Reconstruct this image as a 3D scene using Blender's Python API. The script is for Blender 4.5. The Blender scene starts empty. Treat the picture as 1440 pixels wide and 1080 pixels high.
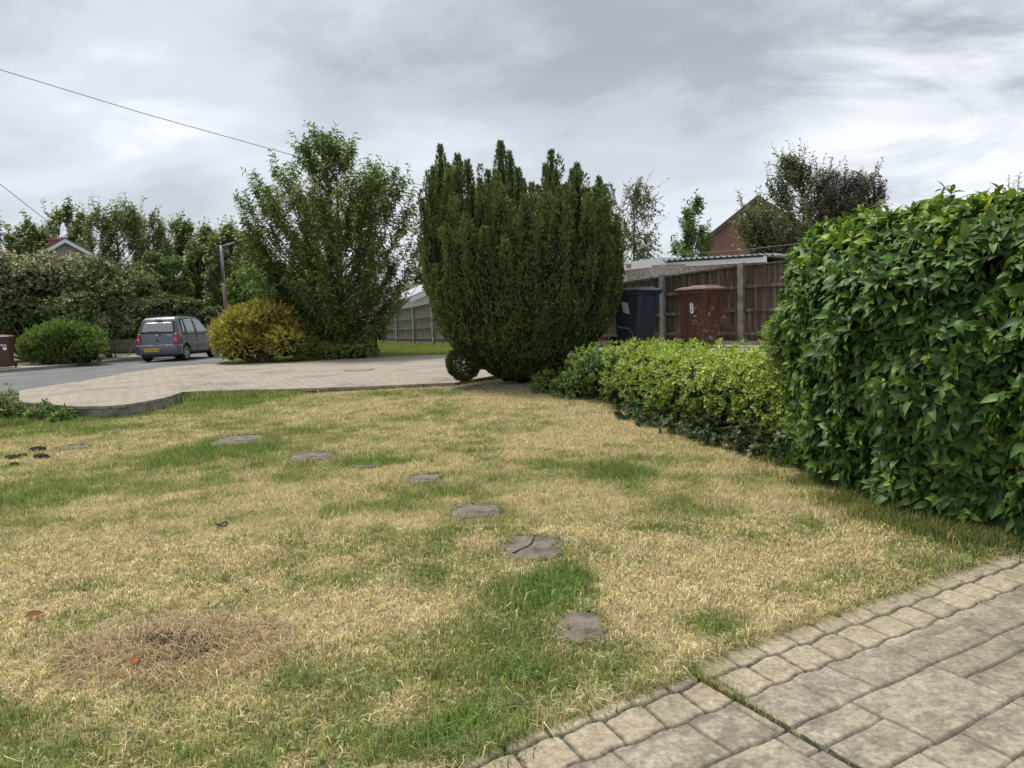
import bpy, bmesh, math, random
import numpy as np
from mathutils import Vector, Matrix
R = math.radians
sc = bpy.context.scene
COL = sc.collection
rng = np.random.default_rng(7)
random.seed(7)

# ------------------------------------------------------------------ camera
H, PITCH, ROLL, FPX = 1.35, R(5.3), R(2.0), 1030.0
cf = np.array([0, math.cos(PITCH), -math.sin(PITCH)])
_r0 = np.array([1.0, 0, 0]); _u0 = np.cross(_r0, cf)
cr = _r0*math.cos(ROLL) - _u0*math.sin(ROLL)
cu = _r0*math.sin(ROLL) + _u0*math.cos(ROLL)
CAM = np.array([0, 0, H])
cam_d = bpy.data.cameras.new('camera'); cam = bpy.data.objects.new('camera', cam_d); COL.objects.link(cam)
cam.matrix_world = Matrix(((cr[0], cu[0], -cf[0], 0), (cr[1], cu[1], -cf[1], 0), (cr[2], cu[2], -cf[2], H), (0, 0, 0, 1)))
cam_d.sensor_width = 36; cam_d.lens = 36*FPX/1440; cam_d.clip_start = 0.05; cam_d.clip_end = 3000
sc.camera = cam
sc.render.resolution_x, sc.render.resolution_y = 1024, 768
try:
    sc.cycles.max_bounces = 6; sc.cycles.diffuse_bounces = 3; sc.cycles.glossy_bounces = 2
    sc.cycles.transmission_bounces = 4; sc.cycles.transparent_max_bounces = 6
    sc.cycles.use_denoising = True; sc.cycles.sample_clamp_indirect = 6
except Exception: pass

def ray(px, py): return cf + cr*((px-720)/FPX) - cu*((py-540)/FPX)
def G(px, py, z=0.0):
    d = ray(px, py); return CAM + d*((z-H)/d[2])
def AT(px, py, Y):
    d = ray(px, py); return CAM + d*(Y/d[1])

# ------------------------------------------------------------------ world, sun, exposure
SUN_EL, SUN_DIR = R(62), Vector((-0.34, 0.30, 0.88)).normalized()
w = bpy.data.worlds.new('World'); sc.world = w; w.use_nodes = True
nt = w.node_tree; nt.nodes.clear(); N = nt.nodes.new; L = nt.links.new
def vmath(op, a, b=None):
    n = N('ShaderNodeMath'); n.operation = op
    for i, v in enumerate((a, b)):
        if v is None: continue
        if isinstance(v, (int, float)): n.inputs[i].default_value = v
        else: L(v, n.inputs[i])
    return n.outputs[0]
tc = N('ShaderNodeTexCoord'); sp = N('ShaderNodeSeparateXYZ'); L(tc.outputs['Generated'], sp.inputs[0])
zz = vmath('ADD', vmath('MAXIMUM', sp.outputs[2], 0.0), 0.24)
cx = vmath('DIVIDE', sp.outputs[0], zz); cy = vmath('DIVIDE', sp.outputs[1], zz)
cb = N('ShaderNodeCombineXYZ'); L(cx, cb.inputs[0]); L(cy, cb.inputs[1])
def sky_noise(scale, loc, rot, sx, sy, det=3, rough=.5, dist=.25):
    m = N('ShaderNodeMapping'); m.inputs['Location'].default_value = loc; m.inputs['Rotation'].default_value = (0, 0, rot)
    m.inputs['Scale'].default_value = (sx, sy, 1); L(cb.outputs[0], m.inputs[0])
    n = N('ShaderNodeTexNoise'); n.inputs['Scale'].default_value = scale; n.inputs['Detail'].default_value = det
    n.inputs['Roughness'].default_value = rough; n.inputs['Distortion'].default_value = dist
    L(m.outputs[0], n.inputs['Vector']); return n.outputs['Fac']
n1 = sky_noise(0.95, (3.1, 1.7, 0), R(25), .9, 1.25, 4, .5, .3)
n2 = sky_noise(2.3, (0.4, 5.2, 2), R(18), .9, 1.15, 6, .56, .35)
mixn = vmath('ADD', vmath('MULTIPLY', n1, 0.58), vmath('MULTIPLY', n2, 0.42))
ramp = N('ShaderNodeValToRGB'); L(mixn, ramp.inputs[0])
cr_ = ramp.color_ramp; cr_.interpolation = 'EASE'
cr_.elements[0].position = .37; cr_.elements[0].color = (.156, .165, .182, 1)
cr_.elements[1].position = .70; cr_.elements[1].color = (.37, .378, .393, 1)
e = cr_.elements.new(.47); e.color = (.208, .220, .242, 1)
e = cr_.elements.new(.56); e.color = (.262, .275, .298, 1)
# a little brighter towards the horizon, where the cloud base is thin
hz = N('ShaderNodeMapRange'); L(sp.outputs[2], hz.inputs[0]); hz.inputs[1].default_value = 0.0; hz.inputs[2].default_value = 0.32
hz.inputs[3].default_value = 1.0; hz.inputs[4].default_value = 0.0
hm = N('ShaderNodeMixRGB'); hm.blend_type = 'MIX'; hm.inputs[2].default_value = (.33, .345, .37, 1)
L(vmath('MULTIPLY', hz.outputs[0], .55), hm.inputs[0]); L(ramp.outputs[0], hm.inputs[1])
dv = N('ShaderNodeVectorMath'); dv.operation = 'DOT_PRODUCT'; L(tc.outputs['Generated'], dv.inputs[0]); _d = unit(ray(1395, 215)) if 0 else (ray(1395, 215)/np.linalg.norm(ray(1395, 215))); dv.inputs[1].default_value = tuple(_d)
br_ = N('ShaderNodeMapRange'); br_.interpolation_type = 'SMOOTHSTEP'; L(dv.outputs['Value'], br_.inputs[0]); br_.inputs[1].default_value = .955; br_.inputs[2].default_value = 1.0; br_.inputs[3].default_value = 0; br_.inputs[4].default_value = 1.0
bn = N('ShaderNodeMapRange'); L(n2, bn.inputs[0]); bn.inputs[1].default_value = .38; bn.inputs[2].default_value = .60; bn.inputs[3].default_value = 0; bn.inputs[4].default_value = 1
h2 = N('ShaderNodeMixRGB'); L(vmath('MULTIPLY', br_.outputs[0], bn.outputs[0]), h2.inputs[0]); L(hm.outputs[0], h2.inputs[1]); h2.inputs[2].default_value = (.37, .38, .39, 1); hm = h2
sky = N('ShaderNodeTexSky'); sky.sky_type = 'NISHITA'; sky.sun_disc = False
sky.sun_elevation = math.asin(SUN_DIR.z); sky.sun_rotation = math.atan2(SUN_DIR.x, SUN_DIR.y)
bg1 = N('ShaderNodeBackground'); bg1.inputs[1].default_value = 0.06; L(sky.outputs[0], bg1.inputs[0])
bg2 = N('ShaderNodeBackground'); bg2.inputs[1].default_value = .93; L(hm.outputs[0], bg2.inputs[0])
mx = N('ShaderNodeMixShader'); mx.inputs[0].default_value = 0.93; L(bg1.outputs[0], mx.inputs[1]); L(bg2.outputs[0], mx.inputs[2])
wo = N('ShaderNodeOutputWorld'); L(mx.outputs[0], wo.inputs[0])
sd = bpy.data.lights.new('sun', 'SUN'); sd.energy = 1.5; sd.angle = R(16); sd.color = (1.0, .93, .82)
so = bpy.data.objects.new('sun', sd); COL.objects.link(so); so.location = (0, 0, 30)
so.rotation_euler = (-SUN_DIR).to_track_quat('-Z', 'Y').to_euler()
sc.view_settings.view_transform = 'Standard'; sc.view_settings.look = 'None'
sc.view_settings.exposure = 1.6; sc.view_settings.gamma = 1.0

# ------------------------------------------------------------------ noise
_perm = np.random.default_rng(3).random(65536)
def _h(ix, iy, iz=0): return _perm[(ix*73856093 ^ iy*19349663 ^ (iz*83492791)) & 65535]
def vnoise(x, y, seed=0):
    x = np.asarray(x, float); y = np.asarray(y, float)
    ix = np.floor(x).astype(np.int64); iy = np.floor(y).astype(np.int64)
    fx = x-ix; fy = y-iy; fx = fx*fx*(3-2*fx); fy = fy*fy*(3-2*fy)
    a = _h(ix, iy, seed); b = _h(ix+1, iy, seed); c = _h(ix, iy+1, seed); d = _h(ix+1, iy+1, seed)
    return (a*(1-fx)+b*fx)*(1-fy)+(c*(1-fx)+d*fx)*fy
def fbm(x, y, s, oct=4, seed=0):
    v = 0; a = .5; t = 0
    for k in range(oct):
        v = v + a*vnoise(np.asarray(x)*s+17.3*k, np.asarray(y)*s-9.1*k, seed+k); t += a; a *= .5; s *= 2.03
    return v/t
def sst(a, b, x):
    t = np.clip((np.asarray(x, float)-a)/(b-a), 0, 1); return t*t*(3-2*t)
def unit(v):
    v = np.asarray(v, float); return v/np.maximum(np.linalg.norm(v, axis=-1, keepdims=True), 1e-9)
def rnd(n, s=1.0): return rng.normal(0, s, (n, 3))

# ------------------------------------------------------------------ materials
def new_mat(name):
    m = bpy.data.materials.new(name); m.use_nodes = True
    return m, m.node_tree.nodes['Principled BSDF'], m.node_tree.nodes.new, m.node_tree.links.new
def mat(name, c1, c2=None, scale=8, rough=.8, bump=0.0, bscale=None, metal=0, spec=.3, detail=5, c3=None, s3=2.0, coat=0, stretch=None):
    m, b, n, l = new_mat(name)
    b.inputs['Roughness'].default_value = rough; b.inputs['Metallic'].default_value = metal
    b.inputs['Specular IOR Level'].default_value = spec; b.inputs['Coat Weight'].default_value = coat
    c2 = c2 or tuple(x*.8 for x in c1)
    tc = n('ShaderNodeTexCoord'); v = tc.outputs['Object']
    if stretch:
        mp = n('ShaderNodeMapping'); mp.inputs['Scale'].default_value = stretch; l(v, mp.inputs[0]); v = mp.outputs[0]
    t = n('ShaderNodeTexNoise'); t.inputs['Scale'].default_value = scale; t.inputs['Detail'].default_value = detail; t.inputs['Roughness'].default_value = .6
    l(v, t.inputs['Vector'])
    r = n('ShaderNodeValToRGB'); r.color_ramp.elements[0].position = .32; r.color_ramp.elements[1].position = .68
    r.color_ramp.elements[0].color = (*c1, 1); r.color_ramp.elements[1].color = (*c2, 1); l(t.outputs['Fac'], r.inputs[0])
    out = r.outputs[0]
    if c3:
        t3 = n('ShaderNodeTexNoise'); t3.inputs['Scale'].default_value = s3; t3.inputs['Detail'].default_value = 6; l(v, t3.inputs['Vector'])
        r3 = n('ShaderNodeValToRGB'); r3.color_ramp.elements[0].position = .5; r3.color_ramp.elements[1].position = .64; l(t3.outputs['Fac'], r3.inputs[0])
        mm = n('ShaderNodeMixRGB'); l(r3.outputs[0], mm.inputs[0]); l(out, mm.inputs[1]); mm.inputs[2].default_value = (*c3, 1); out = mm.outputs[0]
    l(out, b.inputs['Base Color'])
    if bump:
        tb = n('ShaderNodeTexNoise'); tb.inputs['Scale'].default_value = bscale or scale*4; tb.inputs['Detail'].default_value = 6; l(v, tb.inputs['Vector'])
        bp = n('ShaderNodeBump'); bp.inputs['Strength'].default_value = bump; bp.inputs['Distance'].default_value = .02
        l(tb.outputs['Fac'], bp.inputs['Height']); l(bp.outputs[0], b.inputs['Normal'])
    return m
def leaf_mat(name, rough=.5, trans=.25, spec=.35, tint=(1.25, 1.35, .6)):
    """colour comes from the leaf's own colour attribute"""
    m, b, n, l = new_mat(name)
    a = n('ShaderNodeAttribute'); a.attribute_name = 'col'
    l(a.outputs['Color'], b.inputs['Base Color']); b.inputs['Roughness'].default_value = rough; b.inputs['Specular IOR Level'].default_value = spec
    tr = n('ShaderNodeBsdfTranslucent'); mu = n('ShaderNodeMixRGB'); mu.blend_type = 'MULTIPLY'; mu.inputs[0].default_value = 1
    mu.inputs[2].default_value = (*tint, 1); l(a.outputs['Color'], mu.inputs[1]); l(mu.outputs[0], tr.inputs[0])
    ms = n('ShaderNodeMixShader'); ms.inputs[0].default_value = trans
    l(b.outputs[0], ms.inputs[1]); l(tr.outputs[0], ms.inputs[2]); l(ms.outputs[0], m.node_tree.nodes['Material Output'].inputs[0])
    return m
def attr_mat(name, rough=.85, nscale=60, amt=.35, bump=.3, bscale=120, spec=.2):
    m, b, n, l = new_mat(name)
    a = n('ShaderNodeAttribute'); a.attribute_name = 'col'; tc = n('ShaderNodeTexCoord')
    t = n('ShaderNodeTexNoise'); t.inputs['Scale'].default_value = nscale; t.inputs['Detail'].default_value = 6; t.inputs['Roughness'].default_value = .7; l(tc.outputs['Object'], t.inputs['Vector'])
    mr = n('ShaderNodeMapRange'); mr.inputs[1].default_value = .3; mr.inputs[2].default_value = .7; mr.inputs[3].default_value = 1-amt; mr.inputs[4].default_value = 1+amt; l(t.outputs['Fac'], mr.inputs[0])
    mu = n('ShaderNodeMixRGB'); mu.blend_type = 'MULTIPLY'; mu.inputs[0].default_value = 1; l(a.outputs['Color'], mu.inputs[1]); l(mr.outputs[0], mu.inputs[2]); l(mu.outputs[0], b.inputs['Base Color'])
    b.inputs['Roughness'].default_value = rough; b.inputs['Specular IOR Level'].default_value = spec
    tb = n('ShaderNodeTexNoise'); tb.inputs['Scale'].default_value = bscale; tb.inputs['Detail'].default_value = 6; l(tc.outputs['Object'], tb.inputs['Vector'])
    bp = n('ShaderNodeBump'); bp.inputs['Strength'].default_value = bump; bp.inputs['Distance'].default_value = .01; l(tb.outputs['Fac'], bp.inputs['Height']); l(bp.outputs[0], b.inputs['Normal'])
    return m
M = dict(
    leaf=leaf_mat('leaf'), gloss_leaf=leaf_mat('gloss_leaf', .52, .22, .28), needle=leaf_mat('needle', .6, .12, .2), blade=leaf_mat('blade', .65, .3, .2, (1.1, 1.15, .7)),
    petal=leaf_mat('petal', .7, .3, .1, (1, 1, 1)),
    bark=mat('bark', (.075, .055, .04), (.15, .12, .09), 14, .9, .5), twig=mat('twig', (.10, .075, .05), (.17, .13, .09), 20, .9),
    pale_bark=mat('pale_bark', (.25, .23, .2), (.4, .38, .35), 8, .8),
    shade_fill=mat('shade_core', (.012, .017, .008), (.022, .026, .012), 9, 1, .8),  # near-black core colour: the shade deep inside foliage, painted in
    soil=mat('soil', (.05, .038, .028), (.11, .085, .06), 10, .95, .6),
    asphalt=mat('asphalt', (.10, .105, .11), (.15, .155, .16), 30, .9, .35, 150, c3=(.17, .17, .17), s3=.7),
    gutter=mat('gutter', (.055, .055, .055), (.11, .105, .1), 8, .9, .4, 60),
    kerb=mat('kerb_stone', (.30, .29, .27), (.21, .20, .18), 5, .9, .3),
    pave=mat('pavement', (.30, .28, .25), (.22, .21, .19), 6, .9, .3),
    concrete=mat('concrete', (.34, .33, .29), (.22, .21, .18), 9, .9, .5, 60, c3=(.14, .15, .1), s3=4),
    wood=mat('fence_wood', (.075, .055, .043), (.13, .096, .076), 5, .85, .4, 30, stretch=(6, 6, .6), c3=(.22, .165, .135), s3=2.2),
    old_wood=mat('old_fence_wood', (.15, .135, .115), (.25, .225, .195), 5, .9, .4, 30, stretch=(5, 5, .5), c3=(.13, .14, .08), s3=1.5),
    white=mat('white_paint', (.74, .75, .76), (.66, .67, .68), 5, .55), white_cladding=mat('white_cladding', (.62, .61, .58), (.55, .54, .5), 5, .6),
    dash=mat('pebbledash', (.11, .10, .095), (.50, .47, .43), 26, .95, .8, 40, detail=2), roof_sheet=mat('roof_sheet', (.42, .44, .47), (.3, .32, .34), 4, .7),
    metal=mat('grey_metal', (.30, .31, .33), (.22, .23, .25), 6, .5, metal=.4), dark=mat('dark_trim', (.02, .02, .022), (.03, .03, .03), 10, .6),
    tile=mat('roof_tile', (.085, .075, .07), (.14, .125, .115), 7, .9, .5), bin_navy=mat('navy_plastic', (.042, .054, .076), (.05, .064, .088), 4, .5, .15, 30),
    bin_brown=mat('brown_plastic', (.088, .046, .032), (.108, .056, .04), 4, .5, .15, 30), bin_lid=mat('faded_brown_plastic', (.19, .12, .095), (.13, .08, .06), 3, .6),
    rubber=mat('rubber', (.018, .018, .019), (.028, .028, .028), 15, .8), sticker=mat('white_sticker', (.82, .82, .80), (.74, .74, .72), 3, .6),
    paint=mat('car_paint', (.105, .115, .135), (.11, .12, .14), 2, .35, metal=.35, coat=.7, spec=.5), pole=mat('pole_wood', (.17, .13, .10), (.25, .20, .16), 6, .9, stretch=(4, 4, .5)),
    red_lens=mat('red_lens', (.45, .015, .02), (.55, .03, .03), 20, .25, coat=.6), chrome=mat('chrome', (.65, .66, .68), (.6, .6, .62), 3, .25, metal=.9),
    plate=mat('yellow_plate', (.72, .50, .05), (.68, .47, .05), 3, .4), wire=mat('cable', (.16, .17, .19), (.16, .17, .19), 3, .7),
    attr=attr_mat('patterned_concrete'), attr_soft=attr_mat('lawn_soil', .95, 40, .45, .6, 90, .05),
)
def glass_mat():
    m, b, n, l = new_mat('window_glass')
    b.inputs['Base Color'].default_value = (.17, .20, .205, 1); b.inputs['Roughness'].default_value = .26; b.inputs['Specular IOR Level'].default_value = 1.0; b.inputs['IOR'].default_value = 1.9
    t = n('ShaderNodeTexNoise'); t.inputs['Scale'].default_value = 3; bp = n('ShaderNodeBump'); bp.inputs['Strength'].default_value = .06; l(t.outputs['Fac'], bp.inputs['Height']); l(bp.outputs[0], b.inputs['Normal'])
    return m
M['glass'] = glass_mat()
def brick_mat():
    m, b, n, l = new_mat('red_brick'); tc = n('ShaderNodeTexCoord'); t = n('ShaderNodeTexBrick')
    mp = n('ShaderNodeMapping'); mp.inputs['Rotation'].default_value = (R(90), 0, 0); l(tc.outputs['Object'], mp.inputs[0]); l(mp.outputs[0], t.inputs['Vector'])
    t.inputs['Color1'].default_value = (.27, .11, .08, 1); t.inputs['Color2'].default_value = (.20, .08, .06, 1); t.inputs['Mortar'].default_value = (.34, .24, .2, 1)
    t.inputs['Scale'].default_value = 1; t.inputs['Brick Width'].default_value = .23; t.inputs['Row Height'].default_value = .075; t.inputs['Mortar Size'].default_value = .008
    l(t.outputs[0], b.inputs['Base Color']); b.inputs['Roughness'].default_value = .9; return m
M['brick'] = brick_mat()

# ------------------------------------------------------------------ object helpers
def props(o, label=None, cat=None, group=None, kind=None):
    if label: o['label'] = label
    if cat: o['category'] = cat
    if group: o['group'] = group
    if kind: o['kind'] = kind
    return o
def empty(name, loc, label, cat, group=None, rz=0):
    o = bpy.data.objects.new(name, None); COL.objects.link(o); o.location = loc; o.rotation_euler = (0, 0, rz)
    return props(o, label, cat, group)
def arr_mesh(name, V, Fc, mt, parent=None, col=None, smooth=False):
    me = bpy.data.meshes.new(name); V = np.asarray(V, np.float32); Fc = np.asarray(Fc, np.int32); k = Fc.shape[1]
    me.vertices.add(len(V)); me.vertices.foreach_set('co', V.ravel())
    me.loops.add(Fc.size); me.loops.foreach_set('vertex_index', Fc.ravel())
    me.polygons.add(len(Fc)); me.polygons.foreach_set('loop_start', np.arange(0, Fc.size, k, dtype=np.int32))
    if smooth: me.polygons.foreach_set('use_smooth', np.ones(len(Fc), bool))
    me.update(calc_edges=True)
    if col is not None:
        a = me.attributes.new('col', 'FLOAT_COLOR', 'POINT'); c = np.ones((len(V), 4), np.float32); c[:, :3] = np.clip(col, 0, 1); a.data.foreach_set('color', c.ravel())
    me.materials.append(mt)
    o = bpy.data.objects.new(name, me); COL.objects.link(o)
    if parent: o.parent = parent
    return o
class MB:
    """collects boxes, tubes, prisms; build() links them as ONE mesh object"""
    def __init__(s): s.v = []; s.f = []
    def add(s, vs, fs):
        k = len(s.v); s.v += [tuple(map(float, q)) for q in vs]; s.f += [tuple(i+k for i in f) for f in fs]; return s
    def box(s, c, sz, rz=0, top=None):
        x, y, z = sz[0]/2, sz[1]/2, sz[2]/2; t = top or (1, 1); cs, sn = math.cos(rz), math.sin(rz); vs = []
        for dz, a, b in ((-z, 1, 1), (z, t[0], t[1])):
            for sx, sy in ((-1, -1), (1, -1), (1, 1), (-1, 1)):
                px, py = sx*x*a, sy*y*b; vs.append((c[0]+px*cs-py*sn, c[1]+px*sn+py*cs, c[2]+dz))
        return s.add(vs, [(3, 2, 1, 0), (4, 5, 6, 7), (0, 1, 5, 4), (1, 2, 6, 5), (2, 3, 7, 6), (3, 0, 4, 7)])
    def hexa(s, p):  # 8 corners bottom 4 then top 4
        return s.add(p, [(3, 2, 1, 0), (4, 5, 6, 7), (0, 1, 5, 4), (1, 2, 6, 5), (2, 3, 7, 6), (3, 0, 4, 7)])
    def beam(s, a, b, w_, h_):
        a = Vector(a); b = Vector(b); d = (b-a).normalized(); up = Vector((0, 0, 1)) if abs(d.z) < .95 else Vector((1, 0, 0))
        r = d.cross(up).normalized()*w_/2; u = r.normalized().cross(d)*h_/2
        return s.hexa([a-r-u, a+r-u, b+r-u, b-r-u, a-r+u, a+r+u, b+r+u, b-r+u])
    def tube(s, pts, r, n=8, cap=True):
        pts = [Vector(p) for p in pts]; rs = r if isinstance(r, (list, tuple)) else [r]*len(pts); k = len(s.v); 
        for i, p in enumerate(pts):
            d = (pts[min(i+1, len(pts)-1)]-pts[max(i-1, 0)]).normalized(); up = Vector((0, 0, 1)) if abs(d.z) < .9 else Vector((1, 0, 0))
            a = d.cross(up).normalized(); b = a.cross(d)
            for j in range(n):
                t = 2*math.pi*j/n; s.v.append(tuple(p+(a*math.cos(t)+b*math.sin(t))*rs[i]))
        for i in range(len(pts)-1):
            for j in range(n): s.f.append((k+i*n+j, k+i*n+(j+1) % n, k+(i+1)*n+(j+1) % n, k+(i+1)*n+j))
        if cap: s.f.append(tuple(k+j for j in range(n))); s.f.append(tuple(k+(len(pts)-1)*n+n-1-j for j in range(n)))
        return s
    def disc(s, c, axis, r, h_, n=20):
        c = Vector(c); a = Vector(axis).normalized(); return s.tube([c-a*h_/2, c+a*h_/2], r, n)
    def grid(s, P):
        P = np.asarray(P, float); n, m = P.shape[:2]
        return s.add(P.reshape(-1, 3), [(i*m+j, i*m+j+1, (i+1)*m+j+1, (i+1)*m+j) for i in range(n-1) for j in range(m-1)])
    def build(s, name, mt, parent=None, bevel=0, smooth=False, solid=0, recalc=True):
        me = bpy.data.meshes.new(name); me.from_pydata(s.v, [], s.f); me.materials.append(mt)
        if recalc:
            bm = bmesh.new(); bm.from_mesh(me); bmesh.ops.recalc_face_normals(bm, faces=bm.faces); bm.to_mesh(me); bm.free()
        if smooth: me.shade_smooth() if hasattr(me, 'shade_smooth') else None
        o = bpy.data.objects.new(name, me); COL.objects.link(o)
        if parent: o.parent = parent
        if solid: m_ = o.modifiers.new('s', 'SOLIDIFY'); m_.thickness = solid; m_.offset = 0
        if bevel: m_ = o.modifiers.new('b', 'BEVEL'); m_.width = bevel; m_.segments = 2; m_.limit_method = 'ANGLE'
        return o

# leaves ---------------------------------------------------------------
T_DIA = (np.array([(0, 0, 0), (.45, .5, .1), (1, 0, -.05), (.45, -.5, .1)]), np.array([(0, 1, 2, 3)]))
T_LEAF = (np.array([(0, 0, 0), (.28, .5, .07), (.3, 0, 0), (.28, -.5, .07), (.65, .4, .0), (.67, 0, -.07), (.65, -.4, .0), (1, 0, -.24)]),
          np.array([(0, 2, 1), (0, 3, 2), (2, 5, 4), (2, 4, 1), (2, 3, 6), (2, 6, 5), (5, 7, 4), (5, 6, 7)]))
_u = [0, .12, .32, .55, .76, .9, 1.0]; _w = [0.02, .30, .49, .48, .32, .13, 0.0]
_bv = []; _bf = []
for _i, (_a, _b) in enumerate(zip(_u, _w)):
    dz = -.34*_a*_a+.06*math.sin(3*_a)
    _bv += [(_a, _b, dz+.16*_b), (_a, 0, dz), (_a, -_b, dz+.16*_b)]
    if _i: k = 3*_i; _bf += [(k-3, k-2, k+1, k), (k-2, k-1, k+2, k+1)]
T_BIG = (np.array(_bv), np.array(_bf))
def leaves(name, P, Dv, Nv, Ls, Ws, cols, mt, parent=None, tmpl=T_LEAF, smooth=True):
    T, Fc = tmpl; n = len(P); Dv = unit(Dv); Nv = unit(Nv - Dv*np.sum(Nv*Dv, 1, keepdims=True)); S = np.cross(Dv, Nv)
    Ls = np.broadcast_to(Ls, n)[:, None, None]; Ws = np.broadcast_to(Ws, n)[:, None, None]
    V = P[:, None, :] + Dv[:, None, :]*T[None, :, :1]*Ls + S[:, None, :]*T[None, :, 1:2]*Ws + Nv[:, None, :]*T[None, :, 2:3]*Ls
    k = len(T); F_ = (Fc[None]+(np.arange(n)*k)[:, None, None]).reshape(-1, Fc.shape[1])
    return arr_mesh(name, V.reshape(-1, 3), F_, mt, parent, np.repeat(cols, k, 0), smooth)
def rosettes(P, A, k, tilt=1.0, stem=.03, jit=.25):
    """k leaves spiralling round each shoot (P, axis A): returns points, directions, normals, shoot index"""
    n = len(P); A = unit(A); t = unit(np.cross(A, unit(rnd(n)))); b = np.cross(A, t)
    i = np.tile(np.arange(k), n); idx = np.repeat(np.arange(n), k); th = i*2.4+np.repeat(rng.random(n)*6.28, k)
    rad = t[idx]*np.cos(th)[:, None]+b[idx]*np.sin(th)[:, None]
    f = 1-i/k; ti = tilt*(.45+.65*f)[:, None]
    D_ = unit(A[idx]*np.cos(ti)+rad*np.sin(ti)+rnd(n*k, jit)); P_ = P[idx]+A[idx]*(stem*(1-f))[:, None]*k*.5
    return P_, D_, unit(A[idx]*np.sin(ti)-rad*np.cos(ti)+rnd(n*k, .15)), idx
def palette(n, cols, var=.18, wts=None):
    cols = np.array(cols, float); i = rng.choice(len(cols), n, p=wts)
    return cols[i]*(1+rng.normal(0, var, (n, 1)))*(1+rng.normal(0, .05, (n, 3)))
def segs(name, A, B, ra, rb, mt, parent=None, n=5):
    """many tapered branch segments as one mesh"""
    A = np.asarray(A); B = np.asarray(B); ra = np.asarray(ra); rb = np.asarray(rb); m = len(A)
    d = unit(B-A); up = np.where(np.abs(d[:, 2:3]) < .9, [[0, 0, 1.0]], [[1.0, 0, 0]]); a = unit(np.cross(d, up)); b = np.cross(a, d)
    th = np.arange(n)*2*math.pi/n; ring = a[:, None]*np.cos(th)[None, :, None]+b[:, None]*np.sin(th)[None, :, None]
    V = np.concatenate([A[:, None]+ring*ra[:, None, None], B[:, None]+ring*rb[:, None, None]], 1)
    q = np.array([(j, (j+1) % n, n+(j+1) % n, n+j) for j in range(n)]); F_ = (q[None]+(np.arange(m)*2*n)[:, None, None]).reshape(-1, 4)
    return arr_mesh(name, V.reshape(-1, 3), F_, mt, parent, None, True)

def sheet(name, poly, z, mt, kind='structure', zf=None, thick=0, label=None, cat=None, seg=None):
    """flat (or height-function) polygon, triangulated; optional skirt"""
    bm = bmesh.new(); vs = [bm.verts.new((p[0], p[1], 0)) for p in poly]; f = bm.faces.new(vs)
    if seg: 
        bmesh.ops.triangulate(bm, faces=[f]); 
        for it in range(8):
            es = [e for e in bm.edges if e.calc_length() > seg]
            if not es: break
            bmesh.ops.subdivide_edges(bm, edges=es, cuts=1); bmesh.ops.triangulate(bm, faces=bm.faces[:])
    for v in bm.verts: v.co.z = zf(v.co.x, v.co.y) if zf else z
    if thick:
        ed = [e for e in bm.edges if e.is_boundary]; g = bmesh.ops.extrude_edge_only(bm, edges=ed)
        for v in [q for q in g['geom'] if isinstance(q, bmesh.types.BMVert)]: v.co.z -= thick
    bmesh.ops.recalc_face_normals(bm, faces=bm.faces)
    up = sum(f.normal.z*f.calc_area() for f in bm.faces)
    if up < 0: bmesh.ops.reverse_faces(bm, faces=bm.faces)
    me = bpy.data.meshes.new(name); bm.to_mesh(me); bm.free(); me.materials.append(mt)
    o = bpy.data.objects.new(name, me); COL.objects.link(o); props(o, label, cat, kind=kind); return o

# ================================================================== GROUND
def lawn_z(x, y): return .13*sst(8, 12.5, y)*sst(-6.5, -2, x)+.012*(fbm(x, y, 1.1, 2, 5)-.5)
def drive_z(x, y): return .20+.52*float(sst(.3, 2.4, x))
DRQ = np.array([(-.3, 14.6), (.9, 14.2), (1.6, 12.0), (3.3, 9.6), (4.5, 7.0), (9, 6.5), (9, 15.5), (4, 21), (1.5, 24), (-.3, 24)])
def inside(poly, x, y):
    c = np.zeros(x.shape, bool); j = len(poly)-1
    for i in range(len(poly)):
        xi, yi = poly[i]; xj, yj = poly[j]
        c ^= ((yi > y) != (yj > y)) & (x < (xj-xi)*(y-yi)/(yj-yi+1e-12)+xi); j = i
    return c
def edge_dist(poly, x, y):
    d = np.full(x.shape, 1e9)
    for i in range(len(poly)):
        a = poly[i-1]; b = poly[i]; ab = b-a; t = np.clip(((x-a[0])*ab[0]+(y-a[1])*ab[1])/(ab@ab+1e-12), 0, 1)
        d = np.minimum(d, np.hypot(x-a[0]-t*ab[0], y-a[1]-t*ab[1]))
    return d
def ground_z(x, y):
    x = np.asarray(x, float); y = np.asarray(y, float); z = np.where(y > 14.5, .04, lawn_z(x, y)-.03)
    z = np.where((y > 11) & (y < 30) & (x < -8.6), .12*sst(11, 13.5, y), z)
    hi = .20+.52*sst(.3, 2.4, x)-.07; d = np.where(inside(DRQ, x, y), 0, edge_dist(DRQ, x, y)); t = sst(1.3, .15, d)*(x > -.2)
    return z*(1-t)+np.maximum(hi, z)*t
xs = np.concatenate([np.linspace(-900, -14, 14), np.arange(-12, 10, .3), np.linspace(11, 900, 14)]); ys = np.concatenate([np.linspace(-60, -2, 6), np.arange(0, 25, .3), np.linspace(26, 1500, 20)])
gx, gy = np.meshgrid(xs, ys, indexing='ij'); P = np.stack([gx, gy, ground_z(gx, gy)], 2)
props(MB().grid(P).build('ground', M['soil'], recalc=False), kind='structure')

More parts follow.
